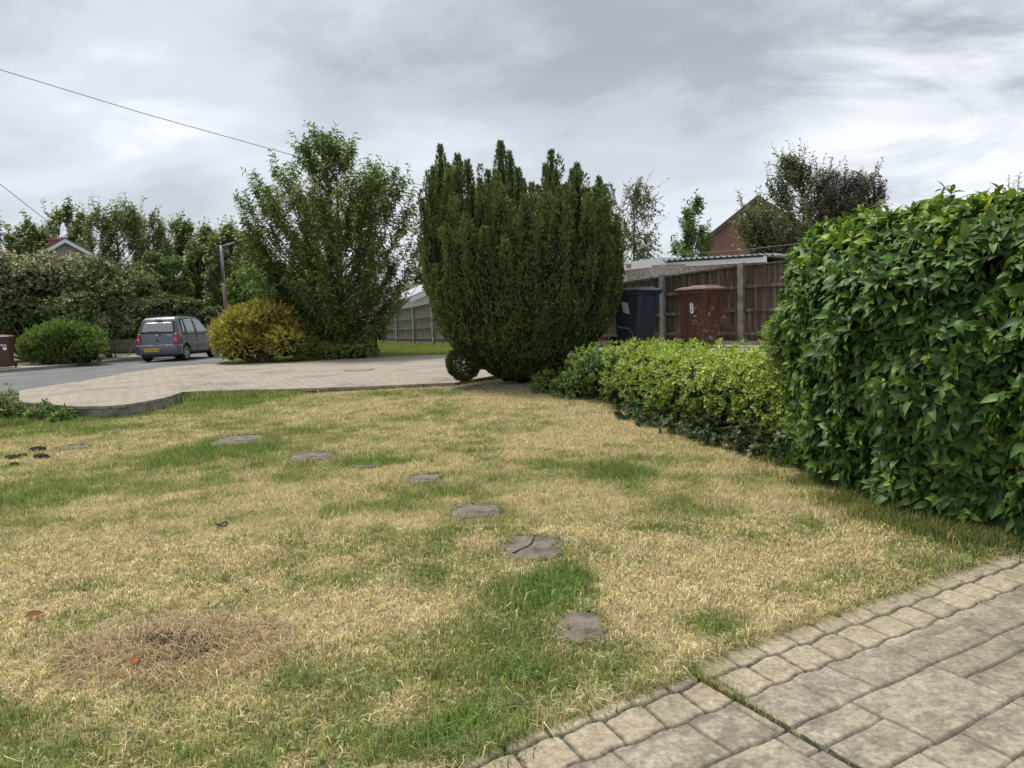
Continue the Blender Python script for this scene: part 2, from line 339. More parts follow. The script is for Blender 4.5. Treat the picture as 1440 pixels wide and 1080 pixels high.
# lawn outline (world) from the garden's edges
LAWN = [(-5.0, .5, 0), (-8.8, 4.0, 0), (-8.9, 10.4, 0), G(-60, 590), G(20, 578), G(80, 584, .02), G(110, 586, .03), G(160, 585, .03), G(240, 570, .05), G(262, 562, .05), G(330, 556, .08), G(400, 552, .1), G(520, 547, .12), G(640, 541, .13), G(715, 533, .14), G(800, 527, .15),
        (2.2, 10.6, 0), (3.2, 8.2, 0), (3.4, 6.5, 0), (3.7, 4.5, 0), (3.25, 4.1, 0), G(1440, 774), G(1370, 798), G(1295, 824), G(1210, 851), G(1125, 881), G(1040, 911), G(965, 946), G(955, 962), G(940, 966), G(850, 986), G(760, 1031), G(665, 1081), (-.6, 1.75, 0), (-2.5, .4, 0)]
LAWN = np.array([p[:2] for p in LAWN])
# patches of green and of straw, (px, py, rx, ry, strength) as they lie in the garden
GREEN = [(60, 700, 150, 26, .9), (230, 650, 110, 14, .6), (330, 628, 110, 18, 1.0), (520, 652, 55, 8, 1.3), (665, 628, 28, 16, .8), (780, 656, 60, 9, .8), (870, 667, 45, 9, 1.1), (650, 700, 60, 10, .7), (720, 740, 70, 14, .7),
         (560, 770, 90, 35, .35), (790, 822, 42, 24, 1.6), (740, 860, 50, 26, .9), (700, 900, 80, 30, .55), (430, 735, 60, 18, .45), (470, 770, 60, 20, .4), (600, 800, 60, 20, .4), (640, 940, 120, 40, .5), (480, 950, 110, 40, .45),
         (830, 960, 110, 26, 1.0), (1010, 888, 50, 18, 1.0), (700, 1010, 110, 40, .65), (300, 1050, 260, 36, .75), (80, 1030, 150, 45, .5), (1180, 830, 120, 16, .45), (1330, 770, 120, 18, .6), (1280, 730, 120, 14, .7), (1000, 720, 60, 16, .3),
         (620, 1060, 100, 26, .5), (470, 570, 150, 8, .3), (300, 572, 90, 10, 1.2), (180, 605, 140, 8, .6), (60, 600, 90, 12, .8), (1120, 645, 60, 8, .5), (880, 925, 60, 14, .5), (340, 880, 30, 20, .6), (560, 690, 60, 10, .4), (760, 610, 60, 8, .3), (370, 720, 50, 10, .4), (250, 900, 90, 20, .3)]
DRY = [(230, 705, 110, 18, .7), (480, 690, 110, 14, .7), (430, 850, 90, 22, 1.2), (180, 800, 150, 40, .6), (950, 600, 200, 16, .9), (700, 570, 170, 8, .8), (1080, 700, 110, 25, .6), (840, 612, 80, 10, .8), (880, 740, 60, 18, .4), (620, 850, 50, 20, .7),
       (900, 850, 70, 28, .7), (545, 985, 30, 30, .5), (330, 925, 60, 25, .7), (60, 780, 110, 30, .5), (620, 600, 60, 8, .5), (1000, 800, 90, 26, .5), (1120, 600, 60, 12, .5), (150, 960, 60, 22, .5), (30, 870, 60, 30, .4), (820, 690, 60, 12, .3), (500, 560, 110, 6, .6), (1150, 760, 60, 20, .4)]
def blobs(lst):
    out = []
    for px, py, rx, ry, s in lst:
        c = G(px, py); a = G(px-rx, py); t = G(px, py-ry); b = G(px, py+ry); out.append((c[0], c[1], abs(c[0]-a[0]), (t[1]-b[1])/2, s))
    return out
GB, DB = blobs(GREEN), blobs(DRY)
def greenness(x, y):
    wx = x+.35*(fbm(x, y, 1.6, 3, 31)-.5); wy = y+.5*(fbm(x, y, 1.6, 3, 47)-.5)
    hf = fbm(x, y, 5.5, 3, 29); v = (fbm(x, y, .9, 4, 11)-.5)*1.1+(fbm(x, y, 4.5, 4, 23)-.5)*1.5+.28
    for cx_, cy_, rx, ry, s in GB: v = v+s*(.50+.5*hf)*np.exp(-((wx-cx_)/rx)**2-((wy-cy_)/ry)**2)
    for cx_, cy_, rx, ry, s in DB: v = v-s*.6*np.exp(-((wx-cx_)/rx)**2-((wy-cy_)/ry)**2)
    return np.clip(v, 0, 1.35)
STRAW = np.array([.62, .50, .29]); OLIVE = np.array([.36, .35, .14]); GRN = np.array([.15, .21, .05])
def lawn_col(g):
    g = g[..., None]; a = STRAW*(1-sst(0, .5, g))+OLIVE*sst(0, .5, g); return a*(1-sst(.4, 1.0, g))+GRN*sst(.4, 1.0, g)
STONES = [((304, 366), (614, 628), 'pale worn stepping stone at the far left end of the stone trail in the lawn'), ((410, 467), (637, 649), 'flat stepping stone second from the far end of the lawn trail'), ((497, 533), (655, 660), 'stepping stone almost swallowed by a green grass tuft'),
          ((573, 622), (668, 681), 'small stepping stone with a dark grassy far rim, in the middle of the trail'), ((632, 708), (710, 730), 'grey flaky stepping stone two places before the cracked one'), ((703, 795), (755, 790), 'large stepping stone with a crack across it and bare soil around'),
          ((781, 856), (861, 910), 'nearest stepping stone, brownish and scored with dry roots'), ((86, 122), (627, 633), 'pale stone nearly hidden in the grass at the left of the lawn')]
# lawn ground: fine grid, only the cells inside the outline
st = .06; gx, gy = np.meshgrid(np.arange(-9, 4, st), np.arange(.4, 15.6, st), indexing='ij'); ins = inside(LAWN, gx, gy)
ix = np.arange(gx.size).reshape(gx.shape); cell = ins[:-1, :-1] & ins[1:, :-1] & ins[1:, 1:] & ins[:-1, 1:]
Fq = np.stack([ix[:-1, :-1][cell], ix[1:, :-1][cell], ix[1:, 1:][cell], ix[:-1, 1:][cell]], 1)
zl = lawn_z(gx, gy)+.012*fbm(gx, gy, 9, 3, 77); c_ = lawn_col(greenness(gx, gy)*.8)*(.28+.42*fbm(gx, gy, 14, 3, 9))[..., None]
for (x0, x1), (y0, y1), _l in STONES:
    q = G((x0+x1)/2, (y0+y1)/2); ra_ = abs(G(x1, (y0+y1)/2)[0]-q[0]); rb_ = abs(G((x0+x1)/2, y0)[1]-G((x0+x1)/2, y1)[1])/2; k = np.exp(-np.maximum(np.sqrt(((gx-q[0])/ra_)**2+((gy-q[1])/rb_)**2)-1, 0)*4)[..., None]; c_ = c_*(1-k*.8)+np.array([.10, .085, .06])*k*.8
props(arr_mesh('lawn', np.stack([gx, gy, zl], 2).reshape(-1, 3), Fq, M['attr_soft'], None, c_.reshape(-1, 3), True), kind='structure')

# ------------------------------------------------------------------ stepping stones
m_stone = mat('stone', (.13, .115, .095), (.22, .195, .155), 16, .95, .8, 50, c3=(.09, .08, .065), s3=7)
stone_e = []
for (x0, x1), (y0, y1), lab in STONES:
    c = G((x0+x1)/2, (y0+y1)/2); rx = abs(G(x1, (y0+y1)/2)[0]-G(x0, (y0+y1)/2)[0])/2; ry = abs(G((x0+x1)/2, y0)[1]-G((x0+x1)/2, y1)[1])/2
    rx *= .98; ry *= 1.0; zb = float(lawn_z(c[0], c[1])); stone_e.append((c[0], c[1], rx, ry))
    bm = bmesh.new(); n = 26; rings = []
    ph = random.random()*6
    for k_, (f_, z_) in enumerate(((1.0, -.04), (1.0, .012), (.95, .022), (.7, .024), (.4, .022), (.15, .024))):
        ring = []
        for j in range(n):
            t = 2*math.pi*j/n; q = 1/(abs(math.cos(t))**3.2+abs(math.sin(t))**3.2)**(1/3.2)*(1+.06*math.sin(3*t+ph)+.04*math.sin(5*t+2*ph))
            ring.append(bm.verts.new((f_*rx*q*math.cos(t), f_*ry*q*math.sin(t), z_+(random.uniform(-.004, .004) if k_ > 1 else 0))))
        rings.append(ring)
    for a, b in zip(rings, rings[1:]):
        for j in range(n): bm.faces.new((a[j], a[(j+1) % n], b[(j+1) % n], b[j]))
    bm.faces.new(rings[-1]); me = bpy.data.meshes.new('stepping_stone'); bm.to_mesh(me); bm.free(); me.materials.append(m_stone); me.shade_smooth()
    o = bpy.data.objects.new('stepping_stone', me); COL.objects.link(o); o.location = (c[0], c[1], zb-.006); o.rotation_euler = (0, 0, 0); props(o, lab, 'stepping stone', 'stepping stones across the lawn')
    if 'crack across' in lab:
        cr2 = MB(); pts = [(-.62*rx, -.55*ry, .0265), (-.3*rx, -.2*ry, .0265), (-.1*rx, .0, .0265), (0.02*rx, .35*ry, .0265), (.12*rx, .85*ry, .0265)]
        for a, b in zip(pts, pts[1:]): cr2.beam(a, b, .009, .004)
        cr2.build('crack', M['dark'], o)

# ------------------------------------------------------------------ lawn grass
MOUND = G(238, 915)
def grass_blades(name, x, y, z, hgt, wid, lean, cols, mt, kind='stuff', label=None, cat=None, segn=2, parent=None, ldir=None):
    n = len(x); th = rng.random(n)*2*math.pi if ldir is None else ldir; wd = rng.random(n)*math.pi
    lx, ly = np.cos(th)*lean, np.sin(th)*lean; sx, sy = np.cos(wd)*wid/2, np.sin(wd)*wid/2
    if segn == 2:
        V = np.empty((n, 5, 3)); m = .55
        V[:, 0] = np.stack([x-sx, y-sy, z-.01], 1); V[:, 1] = np.stack([x+sx, y+sy, z-.01], 1)
        mx_, my_ = x+lx*.3*hgt, y+ly*.3*hgt
        V[:, 2] = np.stack([mx_-sx*.8, my_-sy*.8, z+hgt*m], 1); V[:, 3] = np.stack([mx_+sx*.8, my_+sy*.8, z+hgt*m], 1)
        V[:, 4] = np.stack([x+lx*hgt, y+ly*hgt, z+hgt*np.maximum(1-.45*lean, .3)], 1); Fc = np.array([(0, 1, 3), (0, 3, 2), (2, 3, 4)]); k = 5
    else:
        V = np.empty((n, 3, 3)); V[:, 0] = np.stack([x-sx, y-sy, z-.01], 1); V[:, 1] = np.stack([x+sx, y+sy, z-.01], 1)
        V[:, 2] = np.stack([x+lx*hgt, y+ly*hgt, z+hgt], 1); Fc = np.array([(0, 1, 2)]); k = 3
    F_ = (Fc[None]+(np.arange(n)*k)[:, None, None]).reshape(-1, 3)
    o = arr_mesh(name, V.reshape(-1, 3), F_, mt, parent, np.repeat(cols, k, 0), False)
    if parent is None: props(o, label, cat, kind=kind)
    return o
def scatter(x0, x1, y0, y1, dens):
    n = int((x1-x0)*(y1-y0)*dens); return rng.uniform(x0, x1, n), rng.uniform(y0, y1, n)
GX, GY, GH, GW, GL, GC = [], [], [], [], [], []
for y0, y1, dens, wid, hs in ((1.4, 3.2, 17000, .0034, 1.1), (3.2, 4.6, 11000, .0042, 1.1), (4.6, 6.6, 6500, .0054, 1.1), (6.6, 9.2, 4200, .0072, 1.1), (9.2, 15, 2600, .0095, 1.1)):
    hw = .74*y1+.4; x, y = scatter(max(-hw-1.2, -8.9), min(hw, 3.8), y0, y1, dens)
    k = inside(LAWN, x, y); x, y = x[k], y[k]
    g = greenness(x, y); k = np.ones(len(x), bool)
    for sx_, sy_, rx, ry in stone_e: k &= (((x-sx_)/rx)**4+((y-sy_)/ry)**4) > rng.uniform(.35, 1.05, len(x))
    k &= ((x-MOUND[0])/.30)**2+((y-MOUND[1])/.17)**2 > rng.uniform(.4, 1, len(x))
    # tufts: density follows a small-scale noise
    k &= rng.random(len(x)) < .35+1.3*fbm(x, y, 26, 2, 61); x, y, g = x[k], y[k], g[k]; n = len(x)
    ed = edge_dist(LAWN[15:], x, y)
    t2 = fbm(x, y, 9, 2, 91)
    hgt = hs*(.016+.020*t2+.030*sst(.5, 1.2, g)+.03*sst(.11, .0, ed)*(y < 7))*rng.uniform(.45, 1.35, n)
    dead = rng.random(n) > sst(-.1, .85, g+rng.normal(0, .22, n))
    c = np.where(dead[:, None], palette(n, [(.66, .56, .34), (.78, .69, .46), (.56, .46, .27), (.38, .31, .18)], .26), palette(n, [(.20, .265, .075), (.27, .32, .11), (.42, .42, .20), (.14, .18, .06)], .18, [.26, .27, .33, .14]))
    c = c*(1-.25*sst(.9, 1.3, g)[:, None]*np.array([1, .2, 1]))*(.62+.8*fbm(x, y, 30, 2, 101))[:, None]; tall = rng.random(n) < .012; hgt = np.where(tall, hgt*2.2, hgt)
    lean = np.where(dead, rng.uniform(.5, 1.9, n), rng.uniform(.1, 1.0, n))
    GX.append(x); GY.append(y); GH.append(hgt); GW.append(np.full(n, wid)*rng.uniform(.7, 1.3, n)); GL.append(lean); GC.append(c)
GX, GY, GH, GW, GL, GC = map(np.concatenate, (GX, GY, GH, GW, GL, GC)); GZ = lawn_z(GX, GY)+.006
near = GY < 4.6
grass_blades('lawn_grass', GX[near], GY[near], GZ[near], GH[near], GW[near], GL[near], GC[near], M['blade'], label='patchy lawn of short straw coloured and green grass in front of the stamped paving', cat='grass')
grass_blades('far_lawn_grass', GX[~near], GY[~near], GZ[~near], GH[~near], GW[~near], GL[~near], GC[~near], M['blade'], segn=1, label='parched mown lawn reaching back to the raised driveway', cat='grass')
# grass creeping over the rims of the stones
rx_, ry_, rd_ = [], [], []
for sx_, sy_, ra_, rb_ in stone_e:
    k = int(260+900*ra_*(4.5/sy_)); a = rng.random(k)*6.283; a = np.where(rng.random(k) < .45, rng.normal(1.6, .9, k), a); q = 1/(np.abs(np.cos(a))**3.2+np.abs(np.sin(a))**3.2)**(1/3.2)*rng.uniform(.86, 1.12, k)*(.9+.2*vnoise(a*2.2+sx_*9, a*0, 5))
    rx_.append(sx_+ra_*q*np.cos(a)); ry_.append(sy_+rb_*q*np.sin(a)); rd_.append(a+math.pi+rng.normal(0, .8, k))
rx_, ry_, rd_ = map(np.concatenate, (rx_, ry_, rd_)); k = len(rx_)
grass_blades('rim_grass', rx_, ry_, lawn_z(rx_, ry_)+.004, rng.uniform(.02, .05, k), .0035+.0006*ry_*rng.uniform(.7, 1.3, k), rng.uniform(.4, 1.5, k), palette(k, [(.26, .31, .10), (.5, .44, .25), (.17, .24, .06), (.36, .33, .17)], .25), M['blade'], label='grass creeping inwards over the rims of the stepping stones', cat='grass', ldir=rd_)
# longer tufts along the driveway edge, at the hedge foot and beside the patio
def tufts(spots, name, label, cols, hmin, hmax, zf=lawn_z, wid=.005, lean=.5):
    xs_, ys_, hs_ = [], [], []
    for px, py, rx, n, hm in spots:
        c = G(px, py, float(zf(*G(px, py)[:2]))); r_ = rx/FPX*c[1]
        xs_.append(c[0]+rng.normal(0, r_*.5, n)); ys_.append(c[1]+rng.normal(0, .07+r_*.12, n)); hs_.append(rng.uniform(hmin, hmax, n)*hm)
    x, y, h_ = map(np.concatenate, (xs_, ys_, hs_)); n = len(x)
    return grass_blades(name, x, y, zf(x, y), h_, wid*rng.uniform(.7, 1.4, n), rng.uniform(.05, lean, n)*1.4, palette(n, cols, .2), M['blade'], label=label, cat='grass')
LONGC = [(.16, .27, .05), (.23, .33, .08), (.34, .40, .13), (.5, .44, .24)]
tufts([(262, 562, 30, 1100, 1.7), (300, 564, 40, 1300, 1.6), (350, 562, 40, 1000, 1.3), (395, 560, 30, 600, 1.0), (290, 555, 10, 60, 2.3)], 'long_grass', 'tall bright green grass tufts along the near edge of the raised driveway', LONGC, .06, .17, wid=.008)
tufts([(30, 585, 45, 1500, 1.2), (70, 590, 35, 700, .9), (8, 600, 30, 700, 1.1), (120, 590, 40, 400, .6), (200, 585, 50, 350, .6)], 'weedy_grass', 'weedy dark green grass at the left end of the round paving kerb', [(.10, .18, .03), (.17, .24, .05), (.3, .3, .12)], .05, .15, wid=.009)
tufts([(792, 822, 26, 700, 1.1), (765, 845, 36, 450, 1), (735, 875, 44, 350, .9), (1010, 890, 36, 350, .9), (520, 652, 40, 700, .9), (870, 668, 25, 300, .9), (780, 1000, 60, 300, .8), (700, 1050, 60, 300, .9), (870, 965, 60, 350, .8)],
      'lush_grass', 'lush bright green grass clumps around the two nearest stepping stones and by the patio', [(.17, .27, .06), (.23, .33, .085), (.32, .39, .14)], .025, .055, wid=.004)
tufts([(1140, 680, 40, 700, 1), (1195, 706, 50, 1000, 1), (1250, 730, 50, 1200, 1), (1310, 748, 50, 1400, 1), (1360, 760, 50, 1300, 1), (1410, 770, 40, 1000, 1), (1110, 655, 30, 400, 1.2)], 'hedge_foot_grass', 'longer dark grass along the foot of the tall hedge', [(.10, .17, .035), (.16, .22, .06), (.38, .32, .16)], .04, .13, wid=.004)
# heap of dead grass and twigs on the near left
def dead_mound():
    t = empty('grass_mound', (MOUND[0], MOUND[1], 0), 'brown hump of dead grass and twigs on the near left of the lawn', 'grass mound')
    n = 24; bm = MB(); Pg = np.zeros((9, n+1, 3))
    for i in range(9):
        for j in range(n+1):
            f_ = i/8; a = 2*math.pi*(j % n)/n; nz = .8+.4*vnoise(3*math.cos(a)+f_*5, 3*math.sin(a), 4)
            Pg[i, j] = (.30*f_*math.cos(a)*nz, .17*f_*math.sin(a)*nz, .035*(1-f_**2)*nz-.002)
    bm.grid(Pg).build('soil', M['soil'], t, recalc=False, smooth=True)
    k = 6500; a = rng.random(k)*6.28; f_ = np.sqrt(rng.random(k))*(1.15+.75*vnoise(2.2*np.cos(a)+5, 2.2*np.sin(a)+5, 9)); x = .33*f_*np.cos(a); y = .21*f_*np.sin(a)
    keep = rng.random(k) < (sst(.0, .6, f_)*.8+.22)*sst(2.0, 1.0, f_)*(.3+1.2*vnoise(x*14, y*14, 2)); a, f_, x, y = a[keep], f_[keep], x[keep], y[keep]; k = len(x)
    grass_blades('dead_blades', x, y, .028*np.clip(1-f_**2, 0, 1)+.004, rng.uniform(.03, .10, k), np.full(k, .0034), rng.uniform(.6, 2.0, k), palette(k, [(.56, .44, .28), (.66, .55, .36), (.32, .23, .15), (.46, .36, .24)], .22), M['blade'], parent=t, ldir=a+rng.normal(0, 1.5, k))
    k = 1300; a = rng.random(k)*6.28; f_ = np.sqrt(rng.random(k)); p = np.stack([.27*f_*np.cos(a), .15*f_*np.sin(a), .035*(1-f_**2)+.012], 1); d = unit(rnd(k)*[1, 1, .25])*rng.uniform(.02, .09, (k, 1))
    segs('twigs', p, p+d, np.full(k, .0016), np.full(k, .0008), M['twig'], t, 4)
    k = 60; p = np.stack([rng.normal(0, .12, k), rng.normal(0, .06, k), np.full(k, .035)], 1)
    leaves('dead_leaves', p, rnd(k)*[1, 1, .3], rnd(k, .4)+[0, 0, 1], rng.uniform(.02, .045, k), .016, palette(k, [(.16, .08, .045), (.32, .12, .05), (.06, .10, .03)], .2), M['petal'], t)
dead_mound()
# broad leaved weeds and moss dotted through the turf
k = 700; y = rng.uniform(1.5, 7.5, k); x = rng.uniform(-.72, .72, k)*y; q = inside(LAWN, x, y) & (greenness(x, y)+rng.normal(0, .2, k) > .45); x, y = x[q], y[q]; k = len(x)
p, d, nv, _ = rosettes(np.stack([x, y, lawn_z(x, y)+.012], 1), np.tile([0, 0, 1.0], (k, 1)), 5, 1.25, .004, .2); m = len(p)
o = leaves('lawn_weeds', p, d, nv, rng.uniform(.014, .032, m), rng.uniform(.008, .015, m), palette(m, [(.14, .23, .05), (.2, .3, .08), (.1, .17, .045)], .15), M['leaf'], None, T_LEAF); props(o, 'small broad leaved weeds dotted through the green parts of the lawn', 'weeds', kind='stuff')
# fallen leaves and clods, each one visible on its own
def litter(px, py, s, colr, name, label, cat, rz=0, ht=0.03):
    c = G(px, py, .03); P0 = np.array([[0, 0, 0.0]]); o = leaves(name, P0, np.array([[1, .1, .1]]), np.array([[0, -.5, 1.0]]), s, s*.5, np.array([colr]), M['petal'], None, T_BIG)
    o.location = (c[0], c[1], ht); o.rotation_euler = (.1, -.15, rz); props(o, label, cat)
litter(35, 868, .075, (.25, .11, .06), 'fallen_leaf', 'large curled brown leaf lying at the near left of the lawn', 'leaf', .4)
litter(1243, 742, .05, (.75, .55, .04), 'fallen_leaf', 'yellow leaf fallen at the foot of the tall hedge', 'leaf', 1.2, .045)
litter(185, 945, .06, (.42, .14, .05), 'fallen_leaf', 'rusty orange leaf caught in the dead grass hump', 'leaf', 1.5, .06)
for px, py, s, lab in ((18, 643, .05, 'dark earth clod, leftmost of the five at the left of the lawn'), (32, 640, .035, 'small flat dark clod between two larger ones on the left of the lawn'), (53, 632, .06, 'dark earth clod farthest back on the left of the lawn'), (58, 642, .055, 'rounded black clod, rightmost of the five at the left of the lawn'), (20, 652, .03, 'smallest black clod, nearest of the five at the left of the lawn')):
    c = G(px, py, .02); bm = bmesh.new(); bmesh.ops.create_icosphere(bm, subdivisions=3, radius=1)
    for v in bm.verts:
        q = 1+.5*(vnoise(v.co.x*3+px, v.co.y*3+v.co.z*2, 3)-.5); v.co = Vector((v.co.x*s*1.5*q, v.co.y*s*q, v.co.z*s*.6*q))
    me = bpy.data.meshes.new('earth_clod'); bm.to_mesh(me); bm.free(); me.materials.append(mat('dark_earth', (.02, .017, .014), (.045, .036, .03), 30, .95, .8)); o = bpy.data.objects.new('earth_clod', me); COL.objects.link(o); o.location = (c[0], c[1], .02); props(o, lab, 'clod', 'earth clods on the lawn')
c = G(312, 739, .02); o = MB().tube([(.035*math.cos(t), .035*math.sin(t), .03+.01*math.sin(2*t)) for t in np.linspace(0, 6.28, 14)], .006, 6).build('root_ring', M['dark'], None, smooth=True); o.location = (c[0], c[1], 0); props(o, 'small dark ring of root sticking out of the dry lawn', 'root')
# single long stalk leaning by the mound
c = G(300, 900); c2_ = AT(362, 815, c[1]+.12); pts = [Vector(c)*(1-t)+Vector(c2_)*t+Vector((0, 0, .02*math.sin(3*t))) for t in np.linspace(0, 1, 8)]
o = MB().tube(pts, [.0022-.0012*i/7 for i in range(8)], 5).build('weed_stalk', mat('stalk', (.20, .13, .05), (.12, .16, .05), 20, .8), None, smooth=True); props(o, 'thin reddish stalk leaning out of the grass hump', 'stalk')

# ------------------------------------------------------------------ patio (stamped concrete)
E1 = np.array([math.cos(R(29.5)), math.sin(R(29.5))]); E2 = np.array([E1[1], -E1[0]]); O0 = np.array([.61, 2.63])
def patio():
    st = .006; s = np.arange(-1.6, 3.6, st); n_ = np.arange(-.06, 1.5, st); S_, Nn = np.meshgrid(s, n_, indexing='ij')
    wob = lambda k: .008*(vnoise(S_*9+k, Nn*9, k)-.5)
    Sw, Nw = S_+wob(1)*1.2, Nn+wob(2)*1.2
    # curved border: the edge bulges a little
    d = np.full(S_.shape, 1.0); cid = np.zeros(S_.shape, int); groove = np.zeros(S_.shape)
    cell = .168
    sc_ = .0065*np.sin(2*math.pi*(Sw-.03)/cell)+.006*(vnoise(Sw*7, Nw*0, 6)-.5); base_b = .262+sc_
    for r_, (a, b) in enumerate(((-.07+sc_*0, .10+sc_*.9), (.10+sc_*.9, base_b))):
        m = (Nw >= a) & (Nw < b); off = .03 if r_ == 0 else .055
        Ss = Sw+.10*Nw; k = np.floor((Ss-off)/cell); u = (Ss-off)/cell-k
        hx = cell/2-np.abs(u-.5)*cell; hy = np.minimum(Nw-a, b-Nw); rr = .018
        q = np.where((hx < rr) & (hy < rr), rr-np.hypot(rr-hx, rr-hy), np.minimum(hx, hy)); d = np.where(m, q, d); cid = np.where(m, k.astype(int)+100*(r_+1), cid)
    # random ashlar below the border
    rects = []; R_ = random.Random(5); course = [(.262, .475), (.475, .76), (.76, .93), (.93, 1.22), (1.22, 1.55)]
    for ci, (a, b) in enumerate(course):
        x = -1.8+.13*ci
        while x < 3.8:
            wd = R_.choice([.2, .3, .32, .42]) if b-a < .25 else R_.choice([.28, .38, .46])
            if b-a > .25 and R_.random() < .45: mid = a+(b-a)*R_.choice([.42, .58]); rects += [(x, x+wd, a, mid), (x, x+wd, mid, b)]
            else: rects.append((x, x+wd, a, b))
            x += wd
    for i, (x0, x1, a, b) in enumerate(rects):
        a_ = base_b if a < .27 else a
        m = (Sw >= x0) & (Sw < x1) & (Nw >= a_) & (Nw < b); q = np.minimum(np.minimum(Sw-x0, x1-Sw), np.minimum(Nw-a_, b-Nw)); d = np.where(m, q, d); cid = np.where(m, 500+i, cid)
    gw = np.where(cid < 500, .0085, .0055); g = sst(0, 1, (d-gw*.35)/(gw)); 
    jo = np.abs(S_+.0-.01*(vnoise(Nn*6, Nn*0, 8)-.5)); isj = (jo < .012) & (Nn > -.02)
    hgt = -.010*(1-g)+.0035*(fbm(S_, Nn, 14, 4, 3)-.5)*g+.004*np.abs(fbm(S_+.3*Nn, Nn*2.2, 5, 4, 13)-.5)*g*(cid >= 500)+.003*(_h(cid, cid*3)-.5)
    hgt = np.where(isj, hgt-.02*sst(.012, .006, jo), hgt)
    z = .012+hgt-.006*sst(.004, .0, d); big = cid >= 500
    base = np.where(big[..., None], np.array([.275, .243, .192]), np.array([.295, .255, .188])); br = _h(cid, cid*7)[..., None]
    col = base*(.88+.24*br); pt = sst(.42, .62, fbm(S_, Nn, 3.2, 4, 55))[..., None]; col = col*(1-pt*np.where(big[..., None], .5, .28))+np.array([.34, .29, .20])*pt*.28*(~big[..., None])+np.array([.20, .18, .155])*pt*.5*big[..., None]
    streak = sst(.5, .7, fbm(S_+Nn*.6, Nn*3, 6, 4, 71))[..., None]*big[..., None]; col = col*(1-.25*streak); col = col*(.70+.6*fbm(S_, Nn, 45, 3, 5))[..., None]; lich = sst(.62, .72, fbm(S_, Nn, 22, 3, 33))[..., None]; col = col*(1-.4*lich)+np.array([.42, .38, .30])*.4*lich; dirt = sst(.55, .75, fbm(S_, Nn, 2.1, 3, 37))[..., None]; col = col*(1-.22*dirt)
    dk = sst(gw*1.05, gw*.3, d)[..., None]; col = col*(1-dk)+np.array([.06, .052, .045])*dk
    moss = sst(.25, .0, Nn)[..., None]*sst(.45, .7, fbm(S_, Nn, 7, 3, 88))[..., None]; col = col*(1-.45*moss)+np.array([.2, .2, .1])*.45*moss; col = np.where(isj[..., None], np.array([.05, .048, .04]), col)
    X = O0[0]+S_*E1[0]+Nn*E2[0]; Y = O0[1]+S_*E1[1]+Nn*E2[1]
    keep = (Y > .9); ix = np.arange(X.size).reshape(X.shape); c4 = keep[:-1, :-1] & keep[1:, 1:]
    Fq = np.stack([ix[:-1, :-1][c4], ix[:-1, 1:][c4], ix[1:, 1:][c4], ix[1:, :-1][c4]], 1)
    o = arr_mesh('patio', np.stack([X, Y, z], 2).reshape(-1, 3), Fq, M['attr'], None, col.reshape(-1, 3), True); props(o, kind='structure')
patio()
# grass growing in the expansion joint
k = 420; tt = np.abs(rng.normal(0, .28, k)); jx = O0[0]+E2[0]*tt+rng.normal(0, .006, k); jy = O0[1]+E2[1]*tt+rng.normal(0, .006, k)
grass_blades('joint_grass', jx, jy, np.full(k, .004), rng.uniform(.015, .07, k)*np.where(tt > .4, .5, 1), np.full(k, .0022), rng.uniform(.1, 1.2, k), palette(k, [(.2, .27, .06), (.45, .38, .18), (.13, .2, .04)], .2), M['blade'], label='thin grass growing in the open joint between two patio slabs', cat='grass')
k = 26; tt = rng.uniform(.1, .33, k)
grass_blades('wiry_grass', O0[0]+E2[0]*tt+.03+rng.normal(0, .015, k), O0[1]+E2[1]*tt+.01, np.full(k, .004), rng.uniform(.07, .15, k), np.full(k, .0014), rng.uniform(.2, .9, k), palette(k, [(.42, .36, .2), (.3, .3, .12)], .2), M['blade'], label='few wiry stems rising from the joint in the near patio', cat='grass')
# straw spilling on the patio edge
k = 3200; s_ = rng.uniform(-1.2, 2.6, k); nn_ = np.abs(rng.normal(0, .022, k))-.03; b0 = np.where(s_ < 0, .055, 0)
grass_blades('edge_grass', O0[0]+s_*E1[0]+(nn_+b0)*E2[0], O0[1]+s_*E1[1]+(nn_+b0)*E2[1], np.full(k, .01), rng.uniform(.012, .045, k), np.full(k, .0028), rng.uniform(.6, 2.0, k), palette(k, [(.55, .43, .25), (.2, .26, .06), (.4, .33, .16), (.15, .22, .04)], .2), M['blade'], label='ragged grass overhanging the cobble border of the patio', cat='grass')

# ------------------------------------------------------------------ raised driveway, road, pavement
ZD = .20
DR = [G(27, 565, ZD), G(55, 568, ZD), G(80, 569.5, ZD), G(110, 571.5, ZD), G(150, 571, ZD), G(180, 568.5, ZD), G(205, 564.5, ZD), G(228, 560, ZD), G(243, 556, ZD), G(256, 551, ZD), G(300, 549.5, ZD), G(400, 547, ZD), G(520, 543, ZD), G(640, 538, ZD), G(690, 529, ZD), G(715, 524, ZD)]
DRP = [tuple(p[:2]) for p in DR]+[(.9, 14.2), (1.6, 12.0), (3.3, 9.6), (4.5, 7.0), (9, 6.5), (9, 15.5), (4, 21), (1.5, 24), tuple(G(640, 497, ZD)[:2]), tuple(G(520, 503, ZD)[:2]), tuple(G(440, 507, ZD)[:2]), tuple(G(300, 511, ZD)[:2])]
rdn = [tuple(G(px, py, .16)[:2]) for px, py in ((298, 511), (229, 518.5), (172, 527.5), (115, 538), (57, 547), (27, 552))]
DRP += rdn[1:]
